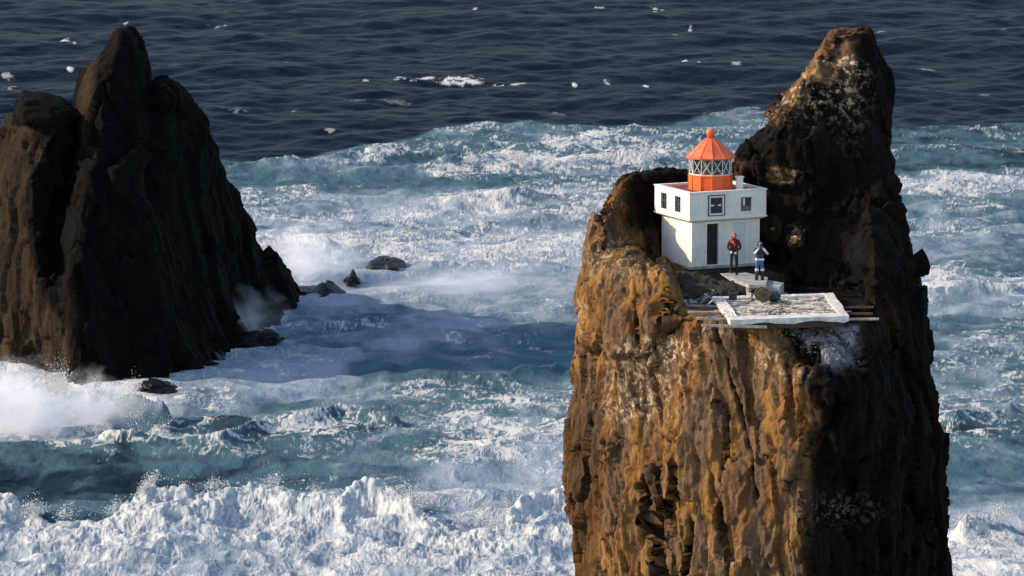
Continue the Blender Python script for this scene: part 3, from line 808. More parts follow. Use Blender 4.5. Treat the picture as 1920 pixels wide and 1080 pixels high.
def left_stack():
    bm = bmesh.new()
    def ring(z, pts): return [at(p, Y, z) for p, Y in pts]
    Rr = silh([(280,100),(284,130),(292,145),(316,135),(336,146),(351,185),(376,222),(401,262),(415,300),(421,350),(446,372),(456,400),(476,440),(500,472),(516,500),(541,517),(560,535),(578,552),(600,575)])
    Bs = silh([(150,140),(134,215),(60,300),(60,400),(62,480),(82,560),(128,620),(132,700),(135,760)])
    rows = []
    # broad dark mass: from the sea up to the second summit
    for z, yf, yr in ((-3, 386, 438), (0, 387, 436), (1.5, 388, 433), (4, 389, 429), (7, 390.5, 424), (10, 392, 420), (13, 394, 416), (16, 396, 412), (18, 398, 410), (19.5, 400, 408), (20.3, 401.5, 407)):
        R = Rr(pyof(yr, z))
        fr = np.interp(z, [-3, 0, 2, 8, 16, 22], [345, 322, 300, 285, 280, 285])
        lf = np.interp(z, [-3, 12, 18, 22], [125, 110, 150, 215])
        rows.append([at(lf, yf + 2.0, z), at(lf + 30, yf - 2.0, z), at(fr, yf + 1.5, z), at(fr + (R - fr) * 0.35, yf + (yr - yf) * 0.22, z), at(fr + (R - fr) * 0.75, yf + (yr - yf) * 0.62, z), at(R, yr, z)] + [at(R - 60, yr + 9, z), at(lf, yr + 9, z)])
    # close the dome of the second summit
    for z, pts in ((21.5, [(276,404),(284,401.8),(304,401),(325,402),(338,404),(345,406),(330,410),(280,410)]), (22.2, [(290,404),(296,402.6),(305,402),(318,402.6),(328,404),(333,405.4),(320,408),(295,408)]), (22.6, [(306,404.5),(308,404),(311,403.6),(315,404),(318,404.6),(320,405),(316,406),(308,406)])):
        rows.append(ring(z, pts))
    loft(bm, rows)
    # main spire
    Lm = silh([(222,50),(208,62),(199,90),(168,120),(151,140),(141,180),(134,215),(142,262),(120,330),(100,420),(90,600),(90,740)])
    Rm = silh([(250,50),(264,76),(279,100),(284,130),(281,160),(284,185),(300,220),(320,300),(330,740)])
    rows = []
    for z in (-3, 4, 10, 14, 17, 19, 20.5, 22, 23.3, 24.3, 25.2, 26.1, 26.8, 27.2):
        Y0 = np.interp(z, [-3, 10, 20, 28], [388, 393, 398, 402])
        L, R = Lm(pyof(Y0 + 4, z)), Rm(pyof(Y0 + 5, z)); w = R - L
        dd = 2 + 0.9 * max(0, 28 - z) ** 0.8
        rows.append([at(L, Y0 + 1 + dd * .5, z), at(L + w * 0.2, Y0 + 1.2, z), at(L + w * 0.34, Y0, z), at(L + w * 0.75, Y0 + 1.5, z), at(R, Y0 + 2 + dd * .4, z), at(R - w * .2, Y0 + 3 + dd, z), at(L + w * .2, Y0 + 3 + dd, z)])
    loft(bm, rows)
    # left block with the jutting dark cap
    Lb = silh([(40,168),(34,216),(24,240),(4,290),(-16,345),(-40,500),(-62,700),(-70,760)])
    rows = []
    for z in (-3, 3, 8, 12, 16, 18.5, 19.5, 20.0):
        Y0 = np.interp(z, [-3, 21], [391, 398])
        L = Lb(pyof(Y0 + 4, z))
        B = Bs(pyof(Y0, z))
        R = np.interp(z, [-3, 4, 16, 21], [205, 175, 150, 131])
        B = max(min(B, R - 12), L + 15)
        rows.append([at(L, Y0 + 7, z), at(L + (B - L) * 0.45, Y0 + 2.2, z), at(B, Y0 - 0.6, z), at((B + R) / 2, Y0 + 0.6, z), at(R, Y0 + 3.5, z), at(R, Y0 + 18, z), at(L + 10, Y0 + 18, z)])
    loft(bm, rows)
    loft(bm, [ring(19.8, [(30,402),(40,397.0),(98,396.6),(140,400.4),(134,408),(34,409)]), ring(20.7, [(30,402),(40,396.8),(96,396.4),(140,400),(134,408),(34,409)]),
              ring(21.3, [(36,402),(44,398),(92,398.4),(118,401.5),(112,408),(40,409)]), ring(21.7, [(38,402),(45,399),(70,400),(84,403),(80,407),(42,408)])])
    # low toes running out to the right
    for (a, b, c, h) in (((520, 436), (570, 432), (640, 437.5), 1.0), ((380, 404), (430, 402), (520, 420), 1.8), ((290, 386), (320, 384.5), (342, 386.5), 1.3)):
        pass
    me = remesh_np(bm, 0.21, 3)
    crack = rough_rock(me, 0.52, lambda V, Nn: np.where(V[:, 2] > 19, 0.75, 1.0) * np.where((V[:, 2] > 18.8) & (project(*V.T)[0] < 138), 0.3, 1.0) * np.where(V[:, 2] > 26.3, 0.7, 1.0), 2.0, 300)
    V, Nn = getv(me)
    px, py = project(*V.T); x, y, z = V.T
    n1 = fb3(x * 0.2, y * 0.2, z * 0.12, 4, 401); n2 = fb3(x * 0.6, y * 0.6, z * 0.35, 4, 402)
    edge = np.interp(py, [140, 215, 300, 400, 480, 560, 620, 700, 760], [60, 62, 58, 50, 58, 78, 124, 132, 135])  # edge of the sunlit flank; its light is painted in as brown
    ochre_w = sst(9, -9, px + 10 * n1 + 5 * n2 - edge) * (z < 19.3 + .3 * n2)
    ochre_w = ochre_w * (0.72 + 0.5 * sst(560, 640, py))
    strip = sst(8, -6, np.abs(px - np.interp(py, [80, 120, 180, 260, 330], [192, 168, 158, 158, 185]) + 4 * n1) - 11) * sst(95, 125, py) * sst(320, 240, py) * (x < 0)  # strip of sunlight on the spire, painted into the colour
    ochre_w = np.maximum(ochre_w, strip * 0.85)
    ochre_w = np.maximum(ochre_w, 0.5 * np.exp(-((px - 75) / 10) ** 2 - ((py - 295) / 14) ** 2))
    pale = 0.9 * np.exp(-((px - 75) / 8) ** 2 - ((py - 295) / 14) ** 2) + 0.35 * sst(600, 660, py) * (px < 120)
    setattr_f(me, 'ochre_tone', ochre_w); setattr_f(me, 'pale', pale); setattr_f(me, 'crevice', crack * 0.7)
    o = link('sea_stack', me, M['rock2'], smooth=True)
    tag(o, 'dark triple-topped rock stack standing in surf, brown on its far left side', 'rock stack')
left_stack()

def surf_rock(px, py, w, h, d, label, rz=0.0, seed=1, lean=0.0, sharp=0.0, rough=1.0):
    """wave-washed rock: w, h, d half sizes in metres"""
    c = PZ(px, py, 0.0)
    bm = bmesh.new()
    bmesh.ops.create_icosphere(bm, subdivisions=5, radius=1.0)
    V = np.array([v.co[:] for v in bm.verts])
    n = fb3(V[:, 0] * 1.4 + seed, V[:, 1] * 1.4, V[:, 2] * 1.4, 5, seed * 7, 0.6)
    e, val = facet3(V[:, 0] * 1.5 + seed, V[:, 1] * 1.5, V[:, 2] * 1.5, seed)
    val = val * 1.3 + 0.5
    r = 1 + rough * (0.20 * n + 0.22 * (val - 0.5))
    V = V * r[:, None]
    if sharp: V[:, 2] = V[:, 2] * (0.45 + 0.75 * np.exp(-((V[:, 0] - 0.15) / sharp) ** 2))
    V[:, 2] += lean * V[:, 0]
    V *= np.array([w, d, h])
    for v, p in zip(bm.verts, V): v.co = p
    o = obj('rock', bm, M['wetrock'], smooth=True)
    o.location = (c[0], c[1], -0.15)
    o.rotation_euler = (0, 0, rz)
    tag(o, label, 'rock', 'rocks washed by the surf')
M['wetrock'] = simple('wet_black_basalt', (0.006, 0.0055, 0.006), (0.012, 0.010, 0.010), 0.9, 0.5, bmp=0.3, bd=0.12, spec=0.12)
surf_rock(723, 500, 1.9, 1.05, 3.5, 'smooth domed black rock alone in the white surf, right of all the others', seed=3, rough=0.45)
surf_rock(660, 524, 0.7, 0.75, 1.5, 'small dark rock almost drowned in mist, just left of the domed rock', seed=5, sharp=0.5)
surf_rock(608, 553, 2.3, 0.95, 3.0, 'pointed black rock off the right toe of the dark stack', seed=8, sharp=0.6, rough=.9)
surf_rock(599, 573, 1.7, 0.45, 3.0, 'low flat black rock in front of the pointed rock', seed=11, lean=-0.12)
surf_rock(560, 553, 2.6, 0.8, 4.0, 'low black rock joining the right toe of the dark stack', seed=13, lean=-0.15)
surf_rock(460, 655, 3.1, 1.5, 2.6, 'slanting black rock lying in spray below the dark stack', seed=17, lean=0.40, rough=1.3)
surf_rock(390, 674, 2.0, 1.25, 2.4, 'small dark ledge at the left end of the slanting rock', seed=21, lean=-0.3, sharp=.6, rough=1.3)
surf_rock(306, 735, 2.0, 0.9, 2.6, 'black wedge of rock at the front foot of the dark stack', seed=24, lean=-0.42, rough=1.2)
surf_rock(338, 690, 2.6, 0.9, 2.6, 'flat dark rock under spray between the foot and the slanting rock', seed=28, rough=1.2)

# ------------------------------------------------------------------ lighthouse
A = math.radians(25)
B0 = PZ(1297, 503, 33.95)
lh = empty('lighthouse', B0, A, 'small white two-storey lighthouse with orange lantern on the rock terrace', 'lighthouse')
W1, D1 = 3.32, 2.95         # lower storey
HL = 2.16
OV = 0.24
HU = 1.18
# lower storey walls with a door opening in the front (local y = 0 is the front)
bm = bmesh.new()
T = 0.22
dx0, dx1, dh0, dh1 = 0.72, 1.31, 0.10, 1.93
BT = HL
box2(bm, (0, 0, -0.6), (dx0, T, BT)); box2(bm, (dx1, 0, -0.6), (W1, T, BT)); box2(bm, (dx0, 0, dh1), (dx1, T, BT)); box2(bm, (dx0, 0, -0.6), (dx1, T, dh0))
box2(bm, (0, T, -0.6), (T, D1, BT)); box2(bm, (W1 - T, T, -0.6), (W1, D1, BT)); box2(bm, (T, D1 - T, -0.6), (W1 - T, D1, BT))
obj('lower_wall', bm, M['white'], lh)
bm = bmesh.new(); box2(bm, (T + .003, T + .003, -0.3), (W1 - T - .003, D1 - T - .003, dh0 - .02))
box2(bm, (dx0 - .3, T + 0.9, dh0), (dx1 + .5, T + 0.95, dh1 + .1))
obj('interior', bm, M['void'], lh)
# door frame and the open dark door leaf
bm = bmesh.new()
box2(bm, (dx0 - 0.09, -0.05, dh0 - 0.02), (dx0, 0.02, dh1 + 0.09)); box2(bm, (dx1, -0.05, dh0 - 0.02), (dx1 + 0.09, 0.02, dh1 + 0.09)); box2(bm, (dx0, -0.05, dh1), (dx1, 0.02, dh1 + 0.09))
dfr = obj('door_frame', bm, M['white_trim'], lh)
bm = bmesh.new(); box2(bm, (dx0 + .01, 0.10, dh0 + .005), (dx1 - .01, 0.14, dh1 - .005))
for z0_, z1_ in ((0.25, 0.95), (1.05, 1.8)):
    box2(bm, (dx0 + .10, 0.085, z0_), (dx1 - .10, 0.101, z1_))
dr = obj('door', bm, M['void'], lh)
bm = bmesh.new(); box2(bm, (dx1 - .09, 0.05, 1.0), (dx1 - .06, 0.1, 1.12)); obj('handle', bm, M['darkframe'], dr)
# blocked-up second doorway: raised frame with pale grey panel
bm = bmesh.new()
px0, px1 = 2.02, 2.66
box2(bm, (px0 - .05, -0.035, 0.12), (px0, 0.01, 1.98)); box2(bm, (px1, -0.045, 0.12), (px1 + .09, 0.01, 2.02)); box2(bm, (px0, -0.035, 1.93), (px1, 0.01, 1.98))
obj('panel_frame', bm, M['white_trim'], lh)
bm = bmesh.new(); box2(bm, (px0, -0.012, 0.12), (px1, 0.01, 1.93)); obj('panel', bm, M['panel'], lh)
# right corner pilaster and plinth
bm = bmesh.new(); box2(bm, (W1 - .07, -0.03, 0), (W1 + .03, 0.10, BT - .13)); obj('corner_strip', bm, M['white_trim'], lh)
bm = bmesh.new(); box2(bm, (-0.06, -0.10, -0.5), (W1 + .05, 0.0 - .002, 0.06)); box2(bm, (-0.06, 0.0, -0.5), (-.002, D1, 0.05)); obj('plinth', bm, M['concrete'], lh)
# cornice band under the upper storey
bm = bmesh.new()
UX0, UX1, UY0, UY1 = -OV, W1 + OV, -OV, D1 + OV
z1 = HL
vs = []
for (o_, z_) in ((-0.02, z1 - 0.16), (OV * 0.55, z1 - 0.10), (OV + 0.035, z1 - 0.02), (OV + 0.035, z1 + 0.05)):
    vs.append([bm.verts.new(p) for p in ((-o_, -o_, z_), (W1 + o_, -o_, z_), (W1 + o_, D1 + o_, z_), (-o_, D1 + o_, z_))])
for a_, b_ in zip(vs[:-1], vs[1:]):
    for k in range(4): bm.faces.new((a_[k], a_[(k + 1) % 4], b_[(k + 1) % 4], b_[k]))
bm.faces.new(vs[-1]); bm.faces.new(vs[0][::-1])
obj('cornice', bm, M['white_trim'], lh)
# upper storey: four walls with real window openings
zu0, zu1 = z1 + 0.053, z1 + HU
TH = 0.18
def wall_with_holes(bm, length, z0, z1, holes, place):
    """boxes between holes; place(u0,u1,za,zb) adds one"""
    xs = [0]
    for (a, b, c, d) in holes: xs += [a, b]
    xs.append(length)
    for i in range(0, len(xs), 2): place(xs[i], xs[i + 1], z0, z1)
    for (a, b, c, d) in holes:
        place(a, b, z0, c); place(a, b, d, z1)
LU = UX1 - UX0; DU = UY1 - UY0
fh = [(1.02, 1.62, zu0 + 0.20, zu0 + 0.90), (2.52, 3.05, zu0 + 0.22, zu0 + 0.84)]
sh = [(0.85, 1.40, zu0 + 0.20, zu0 + 0.90), (2.20, 2.75, zu0 + 0.20, zu0 + 0.90)]
bm = bmesh.new()
wall_with_holes(bm, LU, zu0, zu1, fh, lambda a, b, c, d: box2(bm, (UX0 + a, UY0, c), (UX0 + b, UY0 + TH, d)))
wall_with_holes(bm, DU - TH, zu0, zu1, [(s[0] - TH, s[1] - TH, s[2], s[3]) for s in sh], lambda a, b, c, d: box2(bm, (UX0, UY0 + TH + a, c), (UX0 + TH, UY0 + TH + b, d)))
box2(bm, (UX1 - TH, UY0 + TH, zu0), (UX1, UY1, zu1)); box2(bm, (UX0 + TH, UY1 - TH, zu0), (UX1 - TH, UY1, zu1))
obj('upper_wall', bm, M['white'], lh)
# coping
bm = bmesh.new()
cz = zu1 + 0.002
box2(bm, (UX0 - .03, UY0 - .03, cz), (UX1 + .03, UY0 + TH + .01, cz + .05)); box2(bm, (UX0 - .03, UY1 - TH - .01, cz), (UX1 + .03, UY1 + .03, cz + .05))
box2(bm, (UX0 - .03, UY0 + TH + .01, cz), (UX0 + TH + .01, UY1 - TH - .01, cz + .05)); box2(bm, (UX1 - TH - .01, UY0 + TH + .01, cz), (UX1 + .03, UY1 - TH - .01, cz + .05))
obj('coping', bm, M['white_trim'], lh)
bm = bmesh.new(); box2(bm, (UX0 + TH, UY0 + TH, zu1 - .16), (UX1 - TH, UY1 - TH, zu1 - .06)); obj('roof_deck', bm, M['roofred'], lh)
bm = bmesh.new(); box2(bm, (UX0 + .5, UY0 + .5, zu0), (UX1 - .5, UY1 - .5, zu1 - .17)); obj('interior', bm, M['void'], lh)
# windows
def window(face, u0, u1, z0, z1, frame_m, pane_m, thick, cross, outer=None):
    def P(u, d, z):      # d = depth inwards
        return (UX0 + u, UY0 + d, z) if face == 'front' else (UX0 + d, UY0 + u, z)
    def B(bm, a0, a1, d0, d1, b0, b1):
        p, q = P(a0, d0, b0), P(a1, d1, b1)
        box2(bm, [min(i, j) for i, j in zip(p, q)], [max(i, j) for i, j in zip(p, q)])
    bm = bmesh.new(); t = thick
    B(bm, u0 - t, u0, -0.03, 0.10, z0 - t, z1 + t); B(bm, u1, u1 + t, -0.03, 0.10, z0 - t, z1 + t)
    B(bm, u0, u1, -0.03, 0.10, z1, z1 + t); B(bm, u0, u1, -0.03, 0.10, z0 - t, z0)
    w = obj('window', bm, frame_m, lh)
    bm = bmesh.new(); B(bm, u0, u1, 0.07, 0.09, z0, z1); obj('pane', bm, pane_m, w)
    if cross:
        bm = bmesh.new(); um = (u0 + u1) / 2; zm = (z0 + z1) / 2
        B(bm, um - .02, um + .02, 0.03, 0.069, z0, z1)
        B(bm, u0, um - .02, 0.03, 0.069, zm - .02, zm + .02); B(bm, um + .02, u1, 0.03, 0.069, zm - .02, zm + .02)
        obj('glazing_bar', bm, M['darkframe'] if cross == 1 else M['white_trim'], w)
    if outer:
        bm = bmesh.new(); a = t + outer
        B(bm, u0 - a, u0 - t, -0.045, 0.0, z0 - a, z1 + a); B(bm, u1 + t, u1 + a, -0.045, 0.0, z0 - a, z1 + a)
        B(bm, u0 - t, u1 + t, -0.045, 0.0, z1 + t, z1 + a); B(bm, u0 - t, u1 + t, -0.045, 0.0, z0 - a, z0 - t)
        obj('outer_frame', bm, M['darkframe'], w)
        for (a0, a1) in ((u0 + .05, u0 + .2), (u1 - .2, u1 - .05)):
            bm = bmesh.new(); B(bm, a0, a1, 0.02, 0.029, (z0 + z1) / 2 - .035, (z0 + z1) / 2 + .035)
            obj('latch', bm, M['white_trim'], w)
    return w
window('front', *fh[0], M['white_trim'], M['glass_dark'], 0.07, 1, 0.045)
w2 = window('front', *fh[1], M['white_trim'], M['glass_dark'], 0.06, 0)
bm = bmesh.new(); box2(bm, (UX0 + fh[1][0], UY0 + .04, fh[1][2]), (UX0 + fh[1][1], UY0 + .069, fh[1][2] + .22)); box2(bm, (UX0 + fh[1][0] + .02, UY0 + .04, fh[1][2] + .222), (UX0 + fh[1][0] + .15, UY0 + .069, fh[1][3])); obj('blind', bm, M['sill'], w2)
bm = bmesh.new(); box2(bm, (UX0 + fh[1][0] + .15, UY0 + .035, fh[1][2] + .25), (UX0 + fh[1][0] + .24, UY0 + .069, fh[1][3] - .05)); obj('curtain', bm, M['white_trim'], w2)
for s in sh: window('side', *s, M['white_trim'], M['glass_dark'], 0.03, 1)
# lantern
LC = (W1 / 2, D1 / 2)
lz = zu1 - 0.06
RB = 0.97
bm = bmesh.new()
lathe(bm, [(RB, lz - .02), (RB, lz + 0.62), (RB + .03, lz + .63), (RB + .03, lz + .67), (RB - .05, lz + .68)], 12, *LC, off=0.13)
lb = obj('lantern_base', bm, M['orange'], lh)
for k in range(12):
    bm = bmesh.new()
    a = 0.13 + 2 * math.pi * k / 12
    add_bar(bm, (LC[0] + (RB + .008) * math.cos(a), LC[1] + (RB + .008) * math.sin(a), lz), (LC[0] + (RB + .008) * math.cos(a), LC[1] + (RB + .008) * math.sin(a), lz + .62), 0.018, 6)
    obj('seam', bm, M['orange'], lb)
g0, g1 = lz + .68, lz + 1.42
bm = bmesh.new(); lathe(bm, [(RB - .06, g0 + .01), (RB - .06, g1 - .01)], 12, *LC, off=0.13, close=False)
bmesh.ops.solidify(bm, geom=list(bm.faces), thickness=0.01)
obj('lantern_glass', bm, M['glass'], lh)
bm = bmesh.new()
def LP(k, z, r=RB - .035):
    a = 0.13 + 2 * math.pi * k / 12
    return (LC[0] + r * math.cos(a), LC[1] + r * math.sin(a), z)
for k in range(12):
    add_bar(bm, LP(k, g0), LP(k, g1), 0.018, 6)
    add_bar(bm, LP(k, g0), LP(k + 1, g1), 0.018, 6)
    add_bar(bm, LP(k + 1, g0), LP(k, g1), 0.018, 6)
    for z in (g0 + .01, g1 - .01): add_bar(bm, LP(k, z), LP(k + 1, z), 0.03, 6)
obj('glazing_lattice', bm, M['panel'], lh)
bm = bmesh.new()
prof = [(0.12, g0 - .05)] + [(0.30 + 0.10 * math.sin(math.pi * t) + (0.02 if i % 2 else 0), g0 + 0.02 + 0.68 * t) for i, t in enumerate(np.linspace(0, 1, 17))] + [(0.10, g1)]
lathe(bm, prof, 20, *LC)
obj('lens', bm, M['lens'], lh, smooth=True)
bm = bmesh.new()
lathe(bm, [(RB - .02, g1 - .02), (RB + .13, g1 - .03), (RB + .15, g1 + .03), (RB + .04, g1 + .10), (0.74, g1 + .36), (0.46, g1 + .62), (0.27, g1 + .78), (0.18, g1 + .84)], 12, *LC, off=0.13)
lr = obj('lantern_roof', bm, M['orange_roof'], lh)
for k in range(12):
    bm = bmesh.new()
    a = 0.13 + 2 * math.pi * k / 12
    pr = [(RB + .15, g1 + .03), (RB + .04, g1 + .105), (0.74, g1 + .365), (0.46, g1 + .625), (0.25, g1 + .80)]
    for (r0, z0), (r1, z1_) in zip(pr[:-1], pr[1:]):
        add_bar(bm, (LC[0] + r0 * math.cos(a), LC[1] + r0 * math.sin(a), z0), (LC[0] + r1 * math.cos(a), LC[1] + r1 * math.sin(a), z1_), 0.015, 5)
    obj('roof_rib', bm, M['orange_roof'], lr)
bm = bmesh.new()
lathe(bm, [(0.16, g1 + .82), (0.155, g1 + .98), (0.20, g1 + 1.02), (0.21, g1 + 1.12), (0.17, g1 + 1.20), (0.10, g1 + 1.24), (0.03, g1 + 1.25)], 16, *LC)
obj('vent', bm, M['orange_roof'], lr, smooth=True)
# white chimney stub behind the front parapet
bm = bmesh.new(); box2(bm, (2.42, 0.25, lz), (2.66, 0.49, lz + .58)); box2(bm, (2.39, 0.22, lz + .582), (2.69, 0.52, lz + .64))
obj('chimney', bm, M['white_trim'], lh)

# ------------------------------------------------------------------ concrete path and blocks
def slab_from(name, pts, z, h, mat, bev=0.015, jitter=0.0):
    bm = bmesh.new()
    P = [PZ(px, py, z) for px, py in pts]
    bot = [bm.verts.new((p[0] + rnd.uniform(-jitter, jitter), p[1], z - h + rnd.uniform(-jitter, jitter))) for p in P]
    topv = [bm.verts.new((p[0], p[1], z)) for p in P]
    n = len(P)
    bm.faces.new(topv); bm.faces.new(bot[::-1])
    for k in range(n): bm.faces.new((bot[k], bot[(k + 1) % n], topv[(k + 1) % n], topv[k]))
    bmesh.ops.recalc_face_normals(bm, faces=bm.faces)
    c = np.mean(P, axis=0)
    for v in bm.verts: v.co -= Vector((c[0], c[1], z))
    o = obj(name, bm, mat, bev=bev)
    o.location = (c[0], c[1], z)
    return o
o = slab_from('walkway', [(1296, 506), (1335, 507), (1372, 521), (1404, 534), (1436, 534), (1440, 520), (1400, 511), (1330, 500)], 33.86, 0.16, M['concrete'])
tag(o, 'narrow grey concrete path along the front of the lighthouse', 'path', kind='structure')
o = slab_from('concrete_block', [(1424, 536), (1462, 538), (1470, 530), (1432, 524)], 33.72, 0.52, M['concrete'])
tag(o, 'pale squared concrete block at the right end of the lighthouse path', 'block')
o = slab_from('concrete_step', [(1398, 537), (1408, 545), (1424, 543), (1422, 533)], 33.6, 0.4, M['concrete'])
tag(o, 'small chipped concrete step left of the squared concrete block', 'step')

# ------------------------------------------------------------------ landing pad
ZP = 33.42
cor = [PZ(1335, 556, ZP), PZ(1562, 549, ZP), PZ(1592, 592, ZP), PZ(1369, 600, ZP)]   # back-left, back-right, front-right, front-left
cen = sum(cor) / 4
hp = empty('landing_pad', (cen[0], cen[1], ZP), 0, 'flat landing pad with a worn white border below the lighthouse', 'landing pad')
L4 = [Vector((c[0] - cen[0], c[1] - cen[1], 0)) for c in cor]
def inner(w_back, w_right, w_front, w_left):
    out = []
    def lerp(a, b, t): return a + (b - a) * t
    u0 = w_left / (L4[1] - L4[0]).length; u1 = 1 - w_right / (L4[1] - L4[0]).length
    v0 = w_back / (L4[3] - L4[0]).length; v1 = 1 - w_front / (L4[3] - L4[0]).length
    def q(u, v): return lerp(lerp(L4[0], L4[1], u), lerp(L4[3], L4[2], u), v)
    return [q(u0, v0), q(u1, v0), q(u1, v1), q(u0, v1)], q
IN, Q = inner(0.55, 0.42, 0.95, 0.36)
Lw, Lv = (L4[1] - L4[0]).length, (L4[3] - L4[0]).length
def strip(name, u0, u1, v0, v1, ztop, h, mat, ragged=0.0, nseg=24):
    bm = bmesh.new()
    top, bot = [], []
    alongu = (u1 - u0) * Lw > (v1 - v0) * Lv
    for i in range(nseg + 1):
        t = i / nseg
        r = []
        for s in (0, 1):
            u, v = (u0 + (u1 - u0) * t, v0 + (v1 - v0) * s) if alongu else (u0 + (u1 - u0) * s, v0 + (v1 - v0) * t)
            p = Q(u, v)
            j = 0.02 * math.sin(9.1 * t + 3 * s) + 0.015 * rnd.uniform(-1, 1)
            dz = -h - ragged * (0.5 + 0.5 * math.sin(14 * t + 1.0)) * rnd.uniform(0.4, 1.0)
            r.append((bm.verts.new((p[0] + (0 if alongu else j), p[1] + (j if alongu else 0), ztop + 0.01 * rnd.uniform(-1, 1))), bm.verts.new((p[0] + (0 if alongu else j), p[1] + (j if alongu else 0), dz + ztop))))
        top.append(r)
    for a, b in zip(top[:-1], top[1:]):
        bm.faces.new((a[0][0], b[0][0], b[1][0], a[1][0])); bm.faces.new((a[0][1], a[1][1], b[1][1], b[0][1]))
        bm.faces.new((a[0][0], a[0][1], b[0][1], b[0][0])); bm.faces.new((a[1][0], b[1][0], b[1][1], a[1][1]))
    for e in (top[0], top[-1]): bm.faces.new((e[0][0], e[1][0], e[1][1], e[0][1]))
    bmesh.ops.recalc_face_normals(bm, faces=bm.faces)
    return obj(name, bm, mat, hp)
ub, vb = 0.36 / Lw, 0.60 / Lv
ur, vf = 1 - 0.42 / Lw, 1 - 0.95 / Lv
strip('border', 0, 1, vf, 1, 0.0, 0.16, M['padwhite'], 0.16)
strip('border', 0, 0.30, 0, vb, 0.0, 0.14, M['padwhite']); strip('border', 0.34, 1, 0, vb, 0.0, 0.14, M['padwhite'])
strip('border', 0, ub, vb, vf, 0.0, 0.16, M['padwhite']); strip('border', ur, 1, vb, vf, 0.0, 0.16, M['padwhite'])
strip('deck', ub, ur, vb, vf, -0.09, 0.15, M['net'])
strip('deck_base', 0.04, 0.96, 0.03, 0.94, -0.245, 0.25, M['beam_dark'])
# inner raised lip seen along the left side
strip('lip', ub + .002, ub + 0.10 / Lw, vb, vf, 0.03, 0.12, M['padwhite'])
# loose rope net lying over the deck
bm = bmesh.new()
ropes = 0
for i in range(34):
    u = rnd.uniform(ub + .04, ur - .04); v = rnd.uniform(vb + .02, vf - .03)
    p = Q(u, v); q = p.copy(); ang = rnd.uniform(-0.6, 0.6) + (math.pi if rnd.random() < .5 else 0)
    for s in range(rnd.randint(5, 10)):
        ang += rnd.uniform(-0.7, 0.7)
        n_ = q + Vector((math.cos(ang) * 0.2, math.sin(ang) * 0.33, 0))
        add_bar(bm, (q[0], q[1], -0.055), (n_[0], n_[1], -0.055), 0.03, 5); q = n_
tag(obj('rope_net', bm, M['beam'], hp), kind='stuff')
# support beams sticking out on both sides
for (xa, xb, yp, m) in ((1286, 1352, 573, 'beam'), (1290, 1362, 585, 'beam'), (1307, 1366, 597, 'beam'), (1316, 1378, 610, 'beam')):
    a = PZ(xa, yp, ZP - .22); b = PZ(xb + 60, yp - 1, ZP - .22)
    bm = bmesh.new(); add_beam(bm, Vector(a) - Vector((cen[0], cen[1], ZP)), Vector(b) - Vector((cen[0], cen[1], ZP)) - Vector((0, 0, .1)), 0.14, 0.10)
    obj('beam', bm, M[m], hp, bev=0.01)
for (xa, xb, yp, m) in ((1580, 1638, 576, 'beam_dark'), (1585, 1636, 588, 'beam_dark'), (1560, 1648, 598, 'beam')):
    a = PZ(xa - 40, yp + 1, ZP - .30); b = PZ(xb, yp, ZP - .22)
    bm = bmesh.new(); add_beam(bm, Vector(a) - Vector((cen[0], cen[1], ZP)), Vector(b) - Vector((cen[0], cen[1], ZP)), 0.12, 0.09)
    obj('beam', bm, M[m], hp, bev=0.01)
a = Vector(PZ(1326, 572, ZP - .1)); b = Vector(PZ(1337, 562, ZP + .15))
bm = bmesh.new(); add_beam(bm, a - Vector((cen[0], cen[1], ZP)), b - Vector((cen[0], cen[1], ZP)), 0.07, 0.05); obj('brace', bm, M['beam'], hp)

# objects on the pad
def lump(name, px, py, z, s, mat, label, cat, seed, flat=1.0):
    c = PZ(px, py, z)
    bm = bmesh.new(); bmesh.ops.create_icosphere(bm, subdivisions=4, radius=1.0)
    V = np.array([v.co[:] for v in bm.verts])
    n = fb3(V[:, 0] * 1.7 + seed, V[:, 1] * 1.7, V[:, 2] * 1.7, 4, seed * 3)
    V = V * (1 + 0.45 * n)[:, None] * np.array(s)
    for v, p in zip(bm.verts, V): v.co = p
    o = obj(name, bm, mat, smooth=True); o.location = (c[0], c[1], z + s[2] * 0.75)
    tag(o, label, cat)
    return o
c = PZ(1430, 566, ZP)
dr_ = empty('cable_drum', (c[0], c[1], ZP), 0.25, 'round brown drum standing on its rim at the back edge of the landing pad', 'drum')
R_ = 0.31
for s in (-1, 1):
    bm = bmesh.new(); bmesh.ops.create_cone(bm, cap_ends=True, segments=28, radius1=R_, radius2=R_, depth=0.06, matrix=Matrix.Translation((0, s * 0.17, R_)) @ Matrix.Rotation(math.pi / 2, 4, 'X'))
    obj('flange', bm, M['drum'], dr_, bev=0.008)
bm = bmesh.new(); bmesh.ops.create_cone(bm, cap_ends=True, segments=28, radius1=R_ * .72, radius2=R_ * .72, depth=0.278, matrix=Matrix.Translation((0, 0, R_)) @ Matrix.Rotation(math.pi / 2, 4, 'X')); obj('cable', bm, M['rubber'], dr_)
bm = bmesh.new(); bmesh.ops.create_cone(bm, cap_ends=True, segments=12, radius1=.09, radius2=.09, depth=0.44, matrix=Matrix.Translation((0, 0, R_)) @ Matrix.Rotation(math.pi / 2, 4, 'X')); obj('hub', bm, M['beam_dark'], dr_)
lump('bundle', 1449, 563, ZP, (0.30, 0.3, 0.22), M['tarp'], 'black wrapped bundle on the pad right of the round drum', 'bundle', 4)
lump('bundle', 1414, 549, ZP + .05, (0.28, 0.3, 0.20), M['tarp'], 'small dark bundle behind the pad edge, left of the round drum', 'bundle', 6)
bc = PZ(1374, 562, ZP)
bm = bmesh.new(); box2(bm, (-.17, -.15, 0.005), (.17, .15, .26)); box2(bm, (-.19, -.17, .262), (.19, .17, .30))
